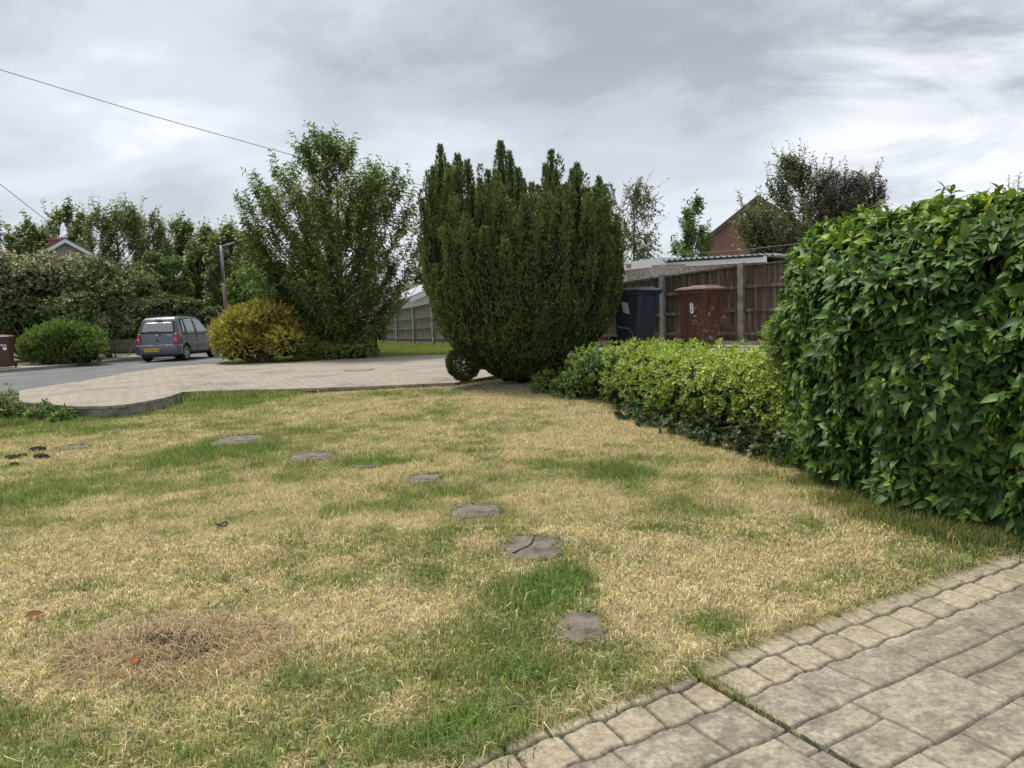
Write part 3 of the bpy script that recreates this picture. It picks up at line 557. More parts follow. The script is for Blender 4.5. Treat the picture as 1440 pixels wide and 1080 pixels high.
def drive_mat():
    m, b, n, l = new_mat('driveway_paving'); tc = n('ShaderNodeTexCoord'); mp = n('ShaderNodeMapping'); mp.inputs['Rotation'].default_value = (0, 0, R(12)); l(tc.outputs['Object'], mp.inputs[0])
    t = n('ShaderNodeTexBrick'); l(mp.outputs[0], t.inputs['Vector']); t.inputs['Scale'].default_value = 1; t.inputs['Brick Width'].default_value = .32; t.inputs['Row Height'].default_value = .2; t.inputs['Mortar Size'].default_value = .012
    t.inputs['Color1'].default_value = (.345, .305, .25, 1); t.inputs['Color2'].default_value = (.32, .285, .235, 1); t.inputs['Mortar'].default_value = (.22, .19, .16, 1)
    ns = n('ShaderNodeTexNoise'); ns.inputs['Scale'].default_value = .9; ns.inputs['Detail'].default_value = 6; mp2 = n('ShaderNodeMapping'); mp2.inputs['Scale'].default_value = (1.3, 1.1, 1); l(tc.outputs['Object'], mp2.inputs[0]); l(mp2.outputs[0], ns.inputs['Vector'])
    r = n('ShaderNodeValToRGB'); r.color_ramp.elements[0].position = .50; r.color_ramp.elements[1].position = .72; l(ns.outputs['Fac'], r.inputs[0])
    mm = n('ShaderNodeMixRGB'); l(r.outputs[0], mm.inputs[0]); l(t.outputs[0], mm.inputs[1]); mm.inputs[2].default_value = (.21, .195, .18, 1)
    sn = n('ShaderNodeTexNoise'); sn.inputs['Scale'].default_value = 9; sn.inputs['Detail'].default_value = 8; sn.inputs['Roughness'].default_value = .75; l(tc.outputs['Object'], sn.inputs['Vector'])
    sr = n('ShaderNodeMapRange'); sr.inputs[1].default_value = .3; sr.inputs[2].default_value = .7; sr.inputs[3].default_value = .62; sr.inputs[4].default_value = 1.3; l(sn.outputs['Fac'], sr.inputs[0])
    m3 = n('ShaderNodeMixRGB'); m3.blend_type = 'MULTIPLY'; m3.inputs[0].default_value = 1; l(mm.outputs[0], m3.inputs[1]); l(sr.outputs[0], m3.inputs[2]); mm = m3
    l(mm.outputs[0], b.inputs['Base Color']); b.inputs['Roughness'].default_value = .9; b.inputs['Specular IOR Level'].default_value = .15
    bp = n('ShaderNodeBump'); bp.inputs['Strength'].default_value = .6; bp.inputs['Distance'].default_value = .01; l(t.outputs['Fac'], bp.inputs['Height']); bp.invert = True; l(bp.outputs[0], b.inputs['Normal']); return m
sheet('driveway', DRP, ZD, drive_mat(), zf=drive_z, thick=.045, seg=1.0)
q = G(505, 520.5, ZD); mh = MB(); mh.disc((0, 0, 0), (0, 0, 1), .33, .008, 32); o = mh.build('manhole_cover', mat('cast_iron', (.20, .17, .15), (.28, .24, .21), 20, .8, .4, 80), None); o.location = (q[0], q[1], ZD+.004); props(o, 'round flat drain cover set into the paved driveway in front of the street tree', 'manhole cover')
rg = MB(); k_ = 32; rg.add([(r_*math.cos(2*math.pi*i/k_), r_*math.sin(2*math.pi*i/k_), .0055) for i in range(k_) for r_ in (.325, .355)], [(2*i, 2*i+1, (2*i+3) % (2*k_), (2*i+2) % (2*k_)) for i in range(k_)]); rg.build('rim', M['gutter'], o, recalc=False)
# concrete kerb blocks under the slab's near edge: one low retaining wall
def kerb_wall():
    mb = MB(); pts = [Vector((p[0], p[1]+.02, 0)) for p in DR]
    for i, (a, b) in enumerate(zip(pts, pts[1:])):
        n = max(1, round((b-a).length/.6)); d = (b-a)
        for k in range(n):
            p = a+d*(k/n); q = a+d*((k+1)/n)-d.normalized()*.012; nn = Vector((-d.y, d.x, 0)).normalized()*.09; z1 = .152; z0 = -.06
            mb.hexa([(*p.xy, z0), (*q.xy, z0), (*(q+nn).xy, z0), (*(p+nn).xy, z0), (*p.xy, z1), (*q.xy, z1), (*(q+nn).xy, z1), (*(p+nn).xy, z1)])
    o = mb.build('kerb_edging', M['concrete'], None, bevel=.008); props(o, 'low weathered concrete edging holding up the curved end of the raised driveway', 'edging')
kerb_wall()
road_far = [tuple(G(px, py, .14)[:2]) for px, py in ((-300, 553), (-100, 532), (0, 524.5), (60, 520), (130, 513), (185, 507.5))]
road_far += [(-14.9, 34), (-15.2, 45), (-14.5, 70), (-12, 110)]
road_near = [tuple(G(-300, 600, .14)[:2]), tuple(G(-60, 566, .14)[:2]), (rdn[-1][0]-.02, rdn[-1][1])]+rdn[::-1][1:]+[(-9.6, 32), (-9.3, 45), (-8.5, 70), (-6, 110)]
sheet('road', road_far+road_near[::-1], .14, M['asphalt'], thick=.1)
gp = [(x+.02, y) for x, y in road_near[2:9]]; gq = [(x-.45, y+.12) for x, y in road_near[2:9]]
sheet('road_gutter', gq+gp[::-1], .146, M['gutter'])
def offset(pts, dx, dy): return [(x+dx, y+dy) for x, y in pts]
kb = MB()
for a, b in zip(road_far, road_far[1:]):
    a = Vector((*a, 0)); b = Vector((*b, 0)); d = b-a; n = max(1, min(60, round(d.length/.9))); nn = Vector((-d.y, d.x, 0)).normalized()*.13
    for k in range(n):
        p = a+d*(k/n); q = a+d*((k+1)/n)-d.normalized()*.01; kb.hexa([(*v.xy, z) for z in (.02, .25) for v in (p, q, q+nn, p+nn)])
props(kb.build('kerb', M['kerb'], None, bevel=.012), kind='structure')
pv = [(x-.14, y+.1) for x, y in road_far]; pf = [(x-1.9, y+1.4) for x, y in road_far]
sheet('pavement', pf+pv[::-1], .235, M['pave'], thick=.2)
# verge behind, between the driveway and the old fence
vpoly = [(-13+4.6, 24.5)]+[(-8.6, 26), (-9.0, 31), (-9.2, 45), (6, 45), (6, 24), (4, 21.2), (1.5, 24.2), (-1.6, 24.0), (-4.4, 22.3), (-6.0, 21.9)]
def verge_z(x, y): return .19+.05*np.clip((np.asarray(y)-22)/10, 0, 1)
sheet('verge', [tuple(G(298, 510, .18)[:2]), tuple(G(440, 506, .18)[:2]), tuple(G(520, 502, .18)[:2]), tuple(G(640, 496, .18)[:2]), (1.5, 24.1), (4, 21.2), (9, 16), (14, 16), (14, 60), (-9.2, 60), (-9.2, 45), (-9.5, 32)], .185, mat('verge_soil', (.10, .13, .04), (.2, .19, .09), 3, .95, .5), zf=lambda x, y: float(verge_z(x, y)), seg=3)
x, y = scatter(-9, 0, 21.5, 36, 900); k = (y > 23.2+.0*x) & (y > 22+abs(x+1)*.0); x, y = x[k], y[k]; n = len(x)
grass_blades('verge_grass', x, y, verge_z(x, y), rng.uniform(.03, .11, n), np.full(n, .02), rng.uniform(.1, .8, n), palette(n, [(.17, .26, .05), (.24, .31, .08), (.36, .36, .15)], .2), M['blade'], segn=1, label='green grass verge in front of the weathered fence behind the driveway', cat='grass')
# far ground across the road
sheet('far_ground', pf[:6]+[(-17, 45), (-17, 110), (-120, 110), (-120, 10)], .24, mat('far_soil', (.07, .09, .03), (.13, .12, .06), 2, .95, .5))

# ================================================================== YEW
def yew():
    t = empty('yew_bush', (.26, 13.2, .12), 'big dark goblet shaped yew with many upright pointed plumes at the end of the lawn', 'yew bush')
    C0 = np.array([.26, 13.2, .12])
    zs = np.array([.0, .28, .55, .9, 1.4, 1.95, 3.2, 4.4]); rs = np.array([.30, .62, .98, 1.26, 1.46, 1.58, 1.68, 1.72])
    rad = lambda z: np.interp(z, zs, rs)
    def W(px, py, Y): return AT(px, py, Y)-C0
    # plumes with tips as seen on the skyline: (px, py, relative depth, radius)
    sky_tips = [(619, 205, .3, .17), (603, 249, -.2, .14), (591, 281, .0, .12), (643, 218, -.5, .18), (657, 227, .5, .16), (675, 252, -.9, .12), (686, 240, .6, .12), (704, 200, -.6, .19), (728, 238, -.1, .15), (716, 214, .7, .15), (748, 259, -.8, .13), (757, 262, .9, .13),
                (775, 213, .1, .16), (767, 232, .9, .15), (795, 261, -.8, .13), (811, 231, -.2, .15), (805, 240, .8, .15), (827, 266, -.5, .14), (842, 250, .4, .15), (848, 262, -.3, .15), (869, 303, .0, .11), (875, 340, -.3, .10), (664, 262, .2, .14), (735, 252, .4, .14), (690, 262, -.3, .15), (630, 232, -.2, .15), (610, 236, .5, .15), (782, 240, -.4, .14)]
    pl = []
    for px, py, dy, r_ in sky_tips:
        tip = W(px, py, 13.2+dy); x0, y0 = tip[0], tip[1]; R0 = np.hypot(x0, y0/.86)
        pl.append((tip, r_*.88, min(R0/1.85, 1)))
    # plumes on the flanks and front, ending lower
    for tier, (cnt, z0_, z1_, f0_, rr_) in enumerate(((21, 1.7, 3.35, 1.02, .15), (21, 1.1, 2.7, .99, .155), (20, 2.3, 3.4, .82, .14), (24, .8, 1.9, .93, .13))):
        for k in range(cnt):
            a = 2*math.pi*(k+.5*(tier % 2)+rng.uniform(-.2, .2))/cnt; zt = rng.uniform(z0_, z1_); f_ = f0_*rng.uniform(.96, 1.03); r0 = rad(zt)*f_
            pl.append((np.array([r0*math.cos(a), r0*math.sin(a)*.86, zt]), rr_*rng.uniform(.8, 1.2), f_))
    PV, ND, CC = [], [], []; core = MB(); cA, cB, cra, crb = [], [], [], []
    allax = []; subs = []
    for tip, r_, f_ in pl:
        a = math.atan2(tip[1]/.86, tip[0]); zt = tip[2]; L_ = min(zt-.1, rng.uniform(1.6, 2.6) if zt < 3.2 else 3.9); zb = max(zt-L_, .1)
        n = 14; u = np.linspace(0, 1, n); z = zb+(zt-zb)*u; rr = np.minimum(rad(z), 9)*f_; Rt = np.hypot(tip[0], tip[1]/.86)+(.04 if zt < 3.0 else 0)
        rr = rr*(1-u**1.2)+Rt*u**1.2; rr = np.minimum(rr, rad(z)*1.0+.05*u)
        ax = np.stack([rr*math.cos(a), rr*math.sin(a)*.86, z], 1); ax[:, 0] += .05*np.sin(u*5+a*9)*(u*(1-u)*4); 
        Lu = np.linalg.norm(ax[-1]-ax[0]); dt = (1-u)*Lu; R_ = r_*.98*np.clip(.55+u*2, 0, 1)*np.clip(dt/1.15, 0, 1)**.70+.018
        R_ = R_*(1+.25*(1-sst(.2, 1.4, z)))
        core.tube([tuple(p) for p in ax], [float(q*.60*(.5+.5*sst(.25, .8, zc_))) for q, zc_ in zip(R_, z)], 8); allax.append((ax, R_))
        for q in range(int(2+L_*2.2)):   # side sprigs rising from the plume
            uu = rng.uniform(.15, .93); i_ = int(uu*(n-1)); b_ = a+rng.normal(0, 1.0); l_ = rng.uniform(.25, .55); o_ = np.array([math.cos(b_), math.sin(b_), 0]); p0_ = ax[i_]+o_*R_[i_]*.7; p1_ = p0_+o_*rng.uniform(.02, .10)+[0, 0, l_]
            w_ = np.linspace(0, 1, 5)[:, None]; subs.append((p0_*(1-w_)+p1_*w_+o_*.05*np.sin(w_*3.1), rng.uniform(.05, .085)*np.array([.7, 1, .95, .7, .22])))
    for ax, R_ in allax+subs:
        L_ = np.linalg.norm(ax[-1]-ax[0]); m = int(2*math.pi*R_.mean()*L_*1050)+40
        u = rng.random(m); i = u*(len(ax)-1); i0 = np.minimum(i.astype(int), len(ax)-2); fr = (i-i0)[:, None]
        c = ax[i0]*(1-fr)+ax[i0+1]*fr; r_ = R_[i0]*(1-fr[:, 0])+R_[i0+1]*fr[:, 0]; th = rng.random(m)*6.283
        nrm = np.stack([np.cos(th), np.sin(th), np.full(m, .15)], 1); out = unit(c*[1, 1, 0]+1e-6)
        # keep what can be seen from outside, drop what sits deep within the bush
        k = (np.sum(nrm*out, 1) > -.35) | (u > .65); c, r_, nrm, u, th = c[k], r_[k], nrm[k], u[k], th[k]; m = len(u)
        lump = fbm(th*1.9+ax[0, 0]*7, c[:, 2]*8, 1.0, 3, 5); p = c+nrm*(r_*(.55+.80*lump))[:, None]
        PV.append(p); ND.append(unit(nrm*.75+[0, 0, .95]+rnd(m, .38))); CC.append(np.stack([lump, u, rng.random(m)], 1))
    P = np.concatenate(PV); D_ = np.concatenate(ND); Q = np.concatenate(CC); n = len(P)
    col = palette(n, [(.082, .138, .048), (.11, .175, .056), (.05, .085, .034), (.17, .225, .07)], .22, [.4, .3, .2, .1])
    new = sst(.45, .75, Q[:, 0])*.8+.35*sst(.55, 1, Q[:, 1]); new = np.clip(new, 0, 1); brown = (rng.random(n) < .012)[:, None]; col = np.where(brown, palette(n, [(.17, .11, .05)], .2), col*(1-new[:, None]*.65)+np.array([.24, .30, .095])*new[:, None]*.65)  # new growth and lit tips both painted in as paler lumps and ends
    leaves('foliage', P, D_, rnd(n), rng.uniform(.04, .085, n), rng.uniform(.014, .026, n), col, M['needle'], t, T_DIA, False)
    core.build('plume_shade_core', M['shade_fill'], t, smooth=True)  # solid dark cores paint the shade between the plumes
    # drooping tuft at the low left corner
    c = W(652, 512, 12.6); m = 9000; v = unit(rnd(m)); lump = fbm(v[:, 0]*3+v[:, 2]*2, v[:, 1]*3+v[:, 2]*3, 1.3, 3, 9); p = c+v*(.27*(.7+.5*lump))[:, None]
    leaves('low_tuft', p, v*.8+rnd(m, .4)+[0, 0, .3], rnd(m), rng.uniform(.03, .06, m), .016, palette(m, [(.07, .10, .03), (.11, .14, .04), (.05, .07, .02)], .2), M['needle'], t, T_DIA, False)
    A, B, ra, rb = [], [], [], []
    for k in range(46):
        a = rng.random()*6.28; p = np.array([.15+rng.normal(0, .09), rng.normal(0, .07), -.12]); R1 = rng.uniform(.5, 1.2)
        q = np.array([R1*.45*math.cos(a), R1*.4*math.sin(a), .25]); q2 = np.array([R1*math.cos(a), R1*.86*math.sin(a), .8])
        A += [p, q]; B += [q, q2]; ra += [.05, .03]; rb += [.03, .02]
    segs('trunk', A, B, ra, rb, M['bark'], t, 7)
    A = np.array([[0, 0, .3]]); segs('low_branch', [[-.3, -.2, .25]], [c], [.03], [.02], M['bark'], t, 6)
yew()
# litter of dry twigs and stones below it, and a pale flower stalk
k = 1500; x = rng.normal(.1, .75, k); y = 12.45+rng.normal(0, .22, k); p = np.stack([x, y, lawn_z(x, y)+.02], 1); d = unit(rnd(k)*[1, 1, .2])*rng.uniform(.03, .12, (k, 1))
o = segs('twig_litter', p, p+d, np.full(k, .003), np.full(k, .002), mat('grey_twig', (.25, .22, .19), (.4, .37, .32), 30, .9), None, 4); props(o, 'grey dead twigs littering the bare ground under the yew', 'twigs', kind='stuff')
def pale_flower():
    b = AT(816, 552, 12.0); t = empty('garden_flower', tuple(b), 'single pale pink flower on a thin stem in front of the dark yew', 'flower')
    top = AT(804, 502, 12.0)-b; MB().tube([(0, 0, 0), tuple(top*.5+[.02, 0, 0]), tuple(top)], .006, 5).build('stem', M['twig'], t)
    m = 9; a = np.arange(m)*2.4; Dp = np.stack([np.cos(a), np.sin(a)*.5-.3, .5+.4*np.sin(a*2)], 1); leaves('petals', np.tile(top, (m, 1)), Dp, rnd(m, .3)+[0, -1, .4], .085, .05, palette(m, [(.8, .62, .58), (.85, .75, .7)], .05), M['petal'], t)
pale_flower()

# ================================================================== HEDGES
HF = np.array([-.02, .0])+np.array([G(1480, 800)[:2]+[.1, 0], G(1430, 758)[:2], G(1330, 742)[:2], G(1230, 715)[:2], G(1165, 682)[:2], G(1128, 655)[:2], G(1112, 638)[:2]])
def tall_hedge():
    t = empty('broadleaf_hedge', (3.3, 5.2, 0), 'tall broad leaved green hedge with drooping pointed leaves beside the patio', 'hedge'); C0 = np.array([3.3, 5.2, 0])
    # section: foot line HF on the lawn side, depth 1.25 m, domed top
    ys_ = np.linspace(3.35, 6.95, 60); fx = np.interp(ys_, HF[:, 1], HF[:, 0]); 
    def surf(u, v, wdt=0.0):
        """u along the hedge, v round it: 0 lawn foot .. .45 shoulder .. 1 far side foot"""
        y = 3.35+3.75*u; foot = np.interp(y, HF[:, 1], HF[:, 0]); endr = sst(0, .16, 1-u); endr2 = np.sqrt(np.clip(1-(1-np.clip((1-u)/.25, 0, 1))**2, 0, 1))
        Ht = 1.88+.04*np.sin(y*5)-.04*sst(5.8, 7, y)+.13*sst(4.0, 5.2, y)-.04*sst(4.0, 3.5, y); Wd = .62*(.6+.4*endr2); cx = foot+.62
        a = math.pi*(1-v); ex = .52; ca, sa = np.cos(a), np.sin(a)
        x = cx+np.sign(ca)*np.abs(ca)**ex*Wd*(1+.10*np.sin(v*9)); z = np.abs(sa)**.55*Ht*(.80+.20*endr2)
        bulge = .06*np.exp(-((z-1.15)/.6)**2); x = np.where(ca < 0, x-bulge*endr2-.02, x)
        return np.stack([x, y, z], -1)
    def sample(n, depth):
        u = rng.random(n); zq = rng.uniform(.02, 1, n); v = np.where(rng.random(n) < .62, np.arcsin(np.clip(zq, 0, 1)**(1/.55))/math.pi, rng.uniform(.25, .8, n)); v = np.clip(v, .002, .95); e = 1e-3; p = surf(u, v); a = surf(np.minimum(u+e, 1), v)-surf(u-e, v); b = surf(u, v+e)-surf(u, v-e); nn = unit(np.cross(a, b))
        cen = np.stack([np.interp(p[:, 1], HF[:, 1], HF[:, 0])+.62, p[:, 1]-.2*(p[:, 1] > 6.2), np.full(n, .9)], 1); nn = nn*np.sign(np.sum(nn*(p-cen), 1, keepdims=True)+1e-9)
        endf = sst(.86, .99, u)[:, None]; nn = unit(nn*(1-endf*.6)+np.array([0, 1.0, 0])*endf*.6)
        bump = .34*(fbm(p[:, 1]*1.0, p[:, 2]*1.0+p[:, 0]*.4, 2.9, 3, 21)-.5)
        return p+nn*(bump[:, None]-depth[:, None]), nn
    n = 7800; dp = np.abs(rng.normal(0, .075, n)); P, nn = sample(n, dp); low = sst(.35, .0, P[:, 2]); k = rng.random(n) > .1*low; P, nn = P[k], nn[k]; n = len(P)
    A_ = unit(nn+np.array([0, 0, .35])+rnd(n, .38)); p, d, nv, idx = rosettes(P-nn*.03, A_, 5, 1.1, .022, .25)
    m = len(p); d = unit(d*.8+[0, 0, -.42]+nn[idx]*.28+rnd(m, .12)); nv = unit(nv*.8+[0, 0, .65]+nn[idx]*.55+rnd(m, .15)); top = sst(1.65, 2.02, P[idx, 2])
    young = (rng.random(len(P)) < .05+.45*sst(1.45, 1.95, P[:, 2]))[idx]; ls = rng.beta(2, 2.4, m)*.085+.045*np.where(young, .8, 1)*(1-.15*top)
    col = palette(m, [(.082, .155, .032), (.064, .126, .028), (.115, .195, .042), (.042, .085, .022)], .16, [.35, .3, .22, .13])*(.88+.24*rng.random(len(P)))[idx][:, None]
    col = np.where(young[:, None], palette(m, [(.17, .27, .04), (.22, .31, .045), (.27, .34, .05)], .12), col)
    leaves('leaves', p-C0, d, nv, ls, ls*rng.uniform(.38, .58, m), col, M['gloss_leaf'], t, T_BIG)
    # darker leaves deeper in
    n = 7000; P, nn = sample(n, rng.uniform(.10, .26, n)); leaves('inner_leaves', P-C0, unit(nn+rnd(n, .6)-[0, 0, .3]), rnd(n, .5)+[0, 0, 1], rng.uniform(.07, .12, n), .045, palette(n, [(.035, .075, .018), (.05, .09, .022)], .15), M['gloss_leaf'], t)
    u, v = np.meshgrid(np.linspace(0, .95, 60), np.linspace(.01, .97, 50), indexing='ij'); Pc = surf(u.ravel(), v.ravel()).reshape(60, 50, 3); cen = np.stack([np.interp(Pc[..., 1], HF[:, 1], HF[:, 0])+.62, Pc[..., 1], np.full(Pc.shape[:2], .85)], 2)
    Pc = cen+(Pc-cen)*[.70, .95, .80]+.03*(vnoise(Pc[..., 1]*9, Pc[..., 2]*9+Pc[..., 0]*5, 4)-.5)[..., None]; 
    MB().grid(Pc-C0).build('shade_core', M['shade_fill'], t, smooth=True)  # dark solid painted as shade behind the hedge leaves, also stops see-through
    # stems
    n = 700; P, nn = sample(n, rng.uniform(.02, .12, n)); B = P-nn*rng.uniform(.1, .3, (n, 1))-[0, 0, .12]; segs('stems', B-C0, P-C0, np.full(n, .005), np.full(n, .003), M['twig'], t, 4)
    n = 26; yy = np.linspace(3.5, 6.6, n)+rng.normal(0, .05, n); b = np.stack([np.interp(yy, HF[:, 1], HF[:, 0])+rng.uniform(.15, .6, n), yy, np.zeros(n)], 1); segs('trunks', b-C0, b-C0+np.stack([rng.normal(0, .1, n), rng.normal(0, .1, n), np.full(n, .9)], 1), np.full(n, .014), np.full(n, .010), M['bark'], t, 6)
    # shoots standing above the top
    A, B = [], []; PP, AA = [], []
    for px, py in ((1327, 268), (1338, 274), (1236, 293), (1404, 272)):
        Y = rng.uniform(4.6, 5.6); q = AT(px, py, Y)-C0; A.append(q-[.02, 0, .22]); B.append(q); PP += [q, q-[.01, 0, .06]]; AA += [[.1, 0, 1], [0, 0, 1]]
    [segs('top_shoot', [a_], [b_], [.004], [.002], M['twig'], t, 4) for a_, b_ in zip(A, B)]; p, d, nv, _ = rosettes(np.array(PP), np.array(AA, float), 4, 1.1, .01, .2); m = len(p)
    leaves('shoot_leaves', p, d, nv, .075, .03, palette(m, [(.10, .17, .04), (.14, .2, .05)], .1), M['gloss_leaf'], t, T_BIG)
tall_hedge()

def shrub(name, label, cat, base, clumps, n, ls, lw, cols, mt='leaf', k=5, tilt=1.1, up=.3, stem=.02, part='foliage', shade_fill=.7, bump=.25, group=None, nstem=30, tmpl=T_LEAF, depth=.18, front=True, wts=None, jit=.25, bfreq=2.5, twig='twig', extra=None, seedcol=.2):
    """leafy bush: shoots over the surface and depth of overlapping ellipsoid clumps ((x,y,z),(rx,ry,rz)) in world space"""
    base = np.array(base, float); t = empty(name, tuple(base), label, cat, group); vol = np.array([c[1][0]*c[1][2]+c[1][1]*c[1][2] for c in clumps]); PP, AA = [], []
    for (c, r), q in zip(clumps, vol/vol.sum()):
        m = max(int(n*q), 8); v = unit(rnd(m)); v[:, 2] = np.where(v[:, 2] < -.5, -v[:, 2]*.5, v[:, 2]); v = unit(v)
        if front: v[:, 1] = np.where((v[:, 1] > .45) & (rng.random(m) < .6), -v[:, 1], v[:, 1])
        dp = 1-np.abs(rng.normal(0, depth, m)); b = 1+bump*(fbm(v[:, 0]*bfreq+c[0], v[:, 2]*bfreq+v[:, 1]*bfreq+c[1], 1.0, 3, 7)-.5)*2
        p = np.array(c)+v*np.array(r)*(dp*b)[:, None]; p[:, 2] = np.maximum(p[:, 2], base[2]+.02); PP.append(p); AA.append(unit(v/np.array(r)*min(r)+[0, 0, up]+rnd(m, .3)))
    P = np.concatenate(PP); A_ = np.concatenate(AA); p, d, nv, idx = rosettes(P-base, A_, k, tilt, stem, jit); m = len(p)
    L_ = rng.uniform(*ls, m); sc_ = (1+rng.normal(0, seedcol, len(P)))[idx][:, None]
    col = palette(m, cols, .12, wts)*np.clip(sc_, .5, 1.6)
    if extra is not None: col = extra(col, P[idx], m)
    leaves(part, p, d, nv+[0, 0, .25], L_, L_*lw, col, M[mt], t, tmpl)
    if shade_fill:
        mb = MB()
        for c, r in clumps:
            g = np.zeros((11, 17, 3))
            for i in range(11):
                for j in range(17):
                    a = math.pi*i/10; b = 2*math.pi*(j % 16)/16; q = shade_fill*(1+.3*(vnoise(3*math.cos(b)+i*.6, 3*math.sin(b)+c[0], 4)-.5)); z = c[2]-base[2]+r[2]*q*math.cos(a)
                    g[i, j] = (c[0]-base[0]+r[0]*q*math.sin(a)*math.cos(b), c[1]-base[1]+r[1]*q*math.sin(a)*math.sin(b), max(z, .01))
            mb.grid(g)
        mb.build('shade_core', M['shade_fill'], t, smooth=True)  # dark blobs added as painted shade in the depth of each clump
    if nstem:
        i = rng.choice(len(P), nstem); A = (P[i]-base)*[.25, .25, 0]+[0, 0, 0]; B = P[i]-base; mid = A*.5+B*.5+rnd(nstem, .05); r_ = .012*max(1, (P[:, 2].max()-base[2]))
        segs('stems', np.concatenate([A, mid]), np.concatenate([mid, B]), np.concatenate([np.full(nstem, r_), np.full(nstem, r_*.7)]), np.concatenate([np.full(nstem, r_*.7), np.full(nstem, r_*.3)]), M[twig], t, 5)
    return t
# low hedge along the right side of the lawn
LF = [G(835, 566, .05), G(880, 588, .04), G(950, 612, .02), G(1030, 636), G(1100, 655)]
cl = []
for i in range(9):
    u = i/8; f_ = np.array([np.interp(u*4, range(5), [p[k] for p in LF]) for k in range(2)]); c = f_+np.array([.46, .40])
    cl.append(((c[0], c[1], .42+.02*math.sin(i*2.1)), (.50, .50, .50)))
    cl.append(((c[0]+.45, c[1]+.3, .48), (.48, .48, .44)))
    if i % 2: cl.append(((c[0]-.14+.06*math.sin(i*5), c[1]-.12, .36+.12*math.sin(i*4)), (.34, .36, .32)))
cl.append(((1.25, 11.1, .45), (.42, .4, .42)))
def lowhedge_col(col, P, m):
    z = P[:, 2]; y_ = sst(.15, .7, z+.12*rng.normal(0, 1, m))[:, None]; return col*(1-y_)+palette(m, [(.29, .39, .06), (.38, .47, .08), (.22, .32, .05)], .15)*y_
shrub('privet_hedge', 'low loose hedge with bright lime green tips between the yew and the tall hedge', 'hedge', (1.9, 8.7, 0), cl, 7600, (.03, .055), .5, [(.12, .18, .036), (.085, .135, .028), (.16, .22, .045)], k=6, tilt=1.05, up=.35, stem=.014, shade_fill=.68, bump=.30, nstem=160, depth=.12, extra=lowhedge_col, seedcol=.14)
cl = []
for i in range(8):
    u = .25+.75*i/7; f_ = np.array([np.interp(u*4, range(5), [p[k] for p in LF]) for k in range(2)]); cl.append(((f_[0]+.16, f_[1]+.12, .06), (.26, .24, .15+.05*math.sin(i*3))))
shrub('ivy', 'dark glossy ivy creeping along the foot of the low hedge', 'ivy', (1.9, 8.4, 0), cl, 560, (.035, .07), .85, [(.03, .06, .022), (.045, .08, .028), (.07, .11, .04)], mt='gloss_leaf', k=4, tilt=1.3, up=.1, stem=.02, shade_fill=0, bump=.3, nstem=20)
shrub('bramble', 'straggling leafy shoots with small leaves between the yew and the low hedge', 'bramble', (1.0, 11.2, .1), [((1.02, 11.0, .22), (.42, .3, .26)), ((.75, 11.6, .25), (.45, .3, .22)), ((1.25, 10.7, .5), (.3, .3, .3))], 900, (.03, .06), .6, [(.12, .2, .04), (.18, .28, .06), (.08, .13, .03)], k=5, shade_fill=.6, bump=.4, nstem=40)
# fine leaved conifer-like shrub between the two hedges
c0 = G(1105, 642)
fx_, fy_ = c0[0]+.10, c0[1]
shrub('fine_leaved_shrub', 'feathery fine leaved pale green shrub at the far end of the tall hedge', 'shrub', (fx_, fy_, 0), [((fx_+.04, fy_+.05, .45), (.30, .34, .50)), ((fx_+.06, fy_+.1, .95), (.26, .3, .40)), ((fx_+.12, fy_+.1, 1.25), (.17, .22, .24)), ((fx_+.02, fy_-.42, .25), (.24, .34, .32)), ((fx_-.08, fy_+.05, 1.02), (.20, .2, .20)), ((fx_+.04, fy_-.3, .62), (.16, .25, .32))],
      7000, (.02, .042), .28, [(.25, .35, .11), (.33, .43, .15), (.17, .25, .08)], k=7, tilt=.9, up=.5, stem=.016, shade_fill=.7, bump=.3, nstem=0, tmpl=T_DIA)

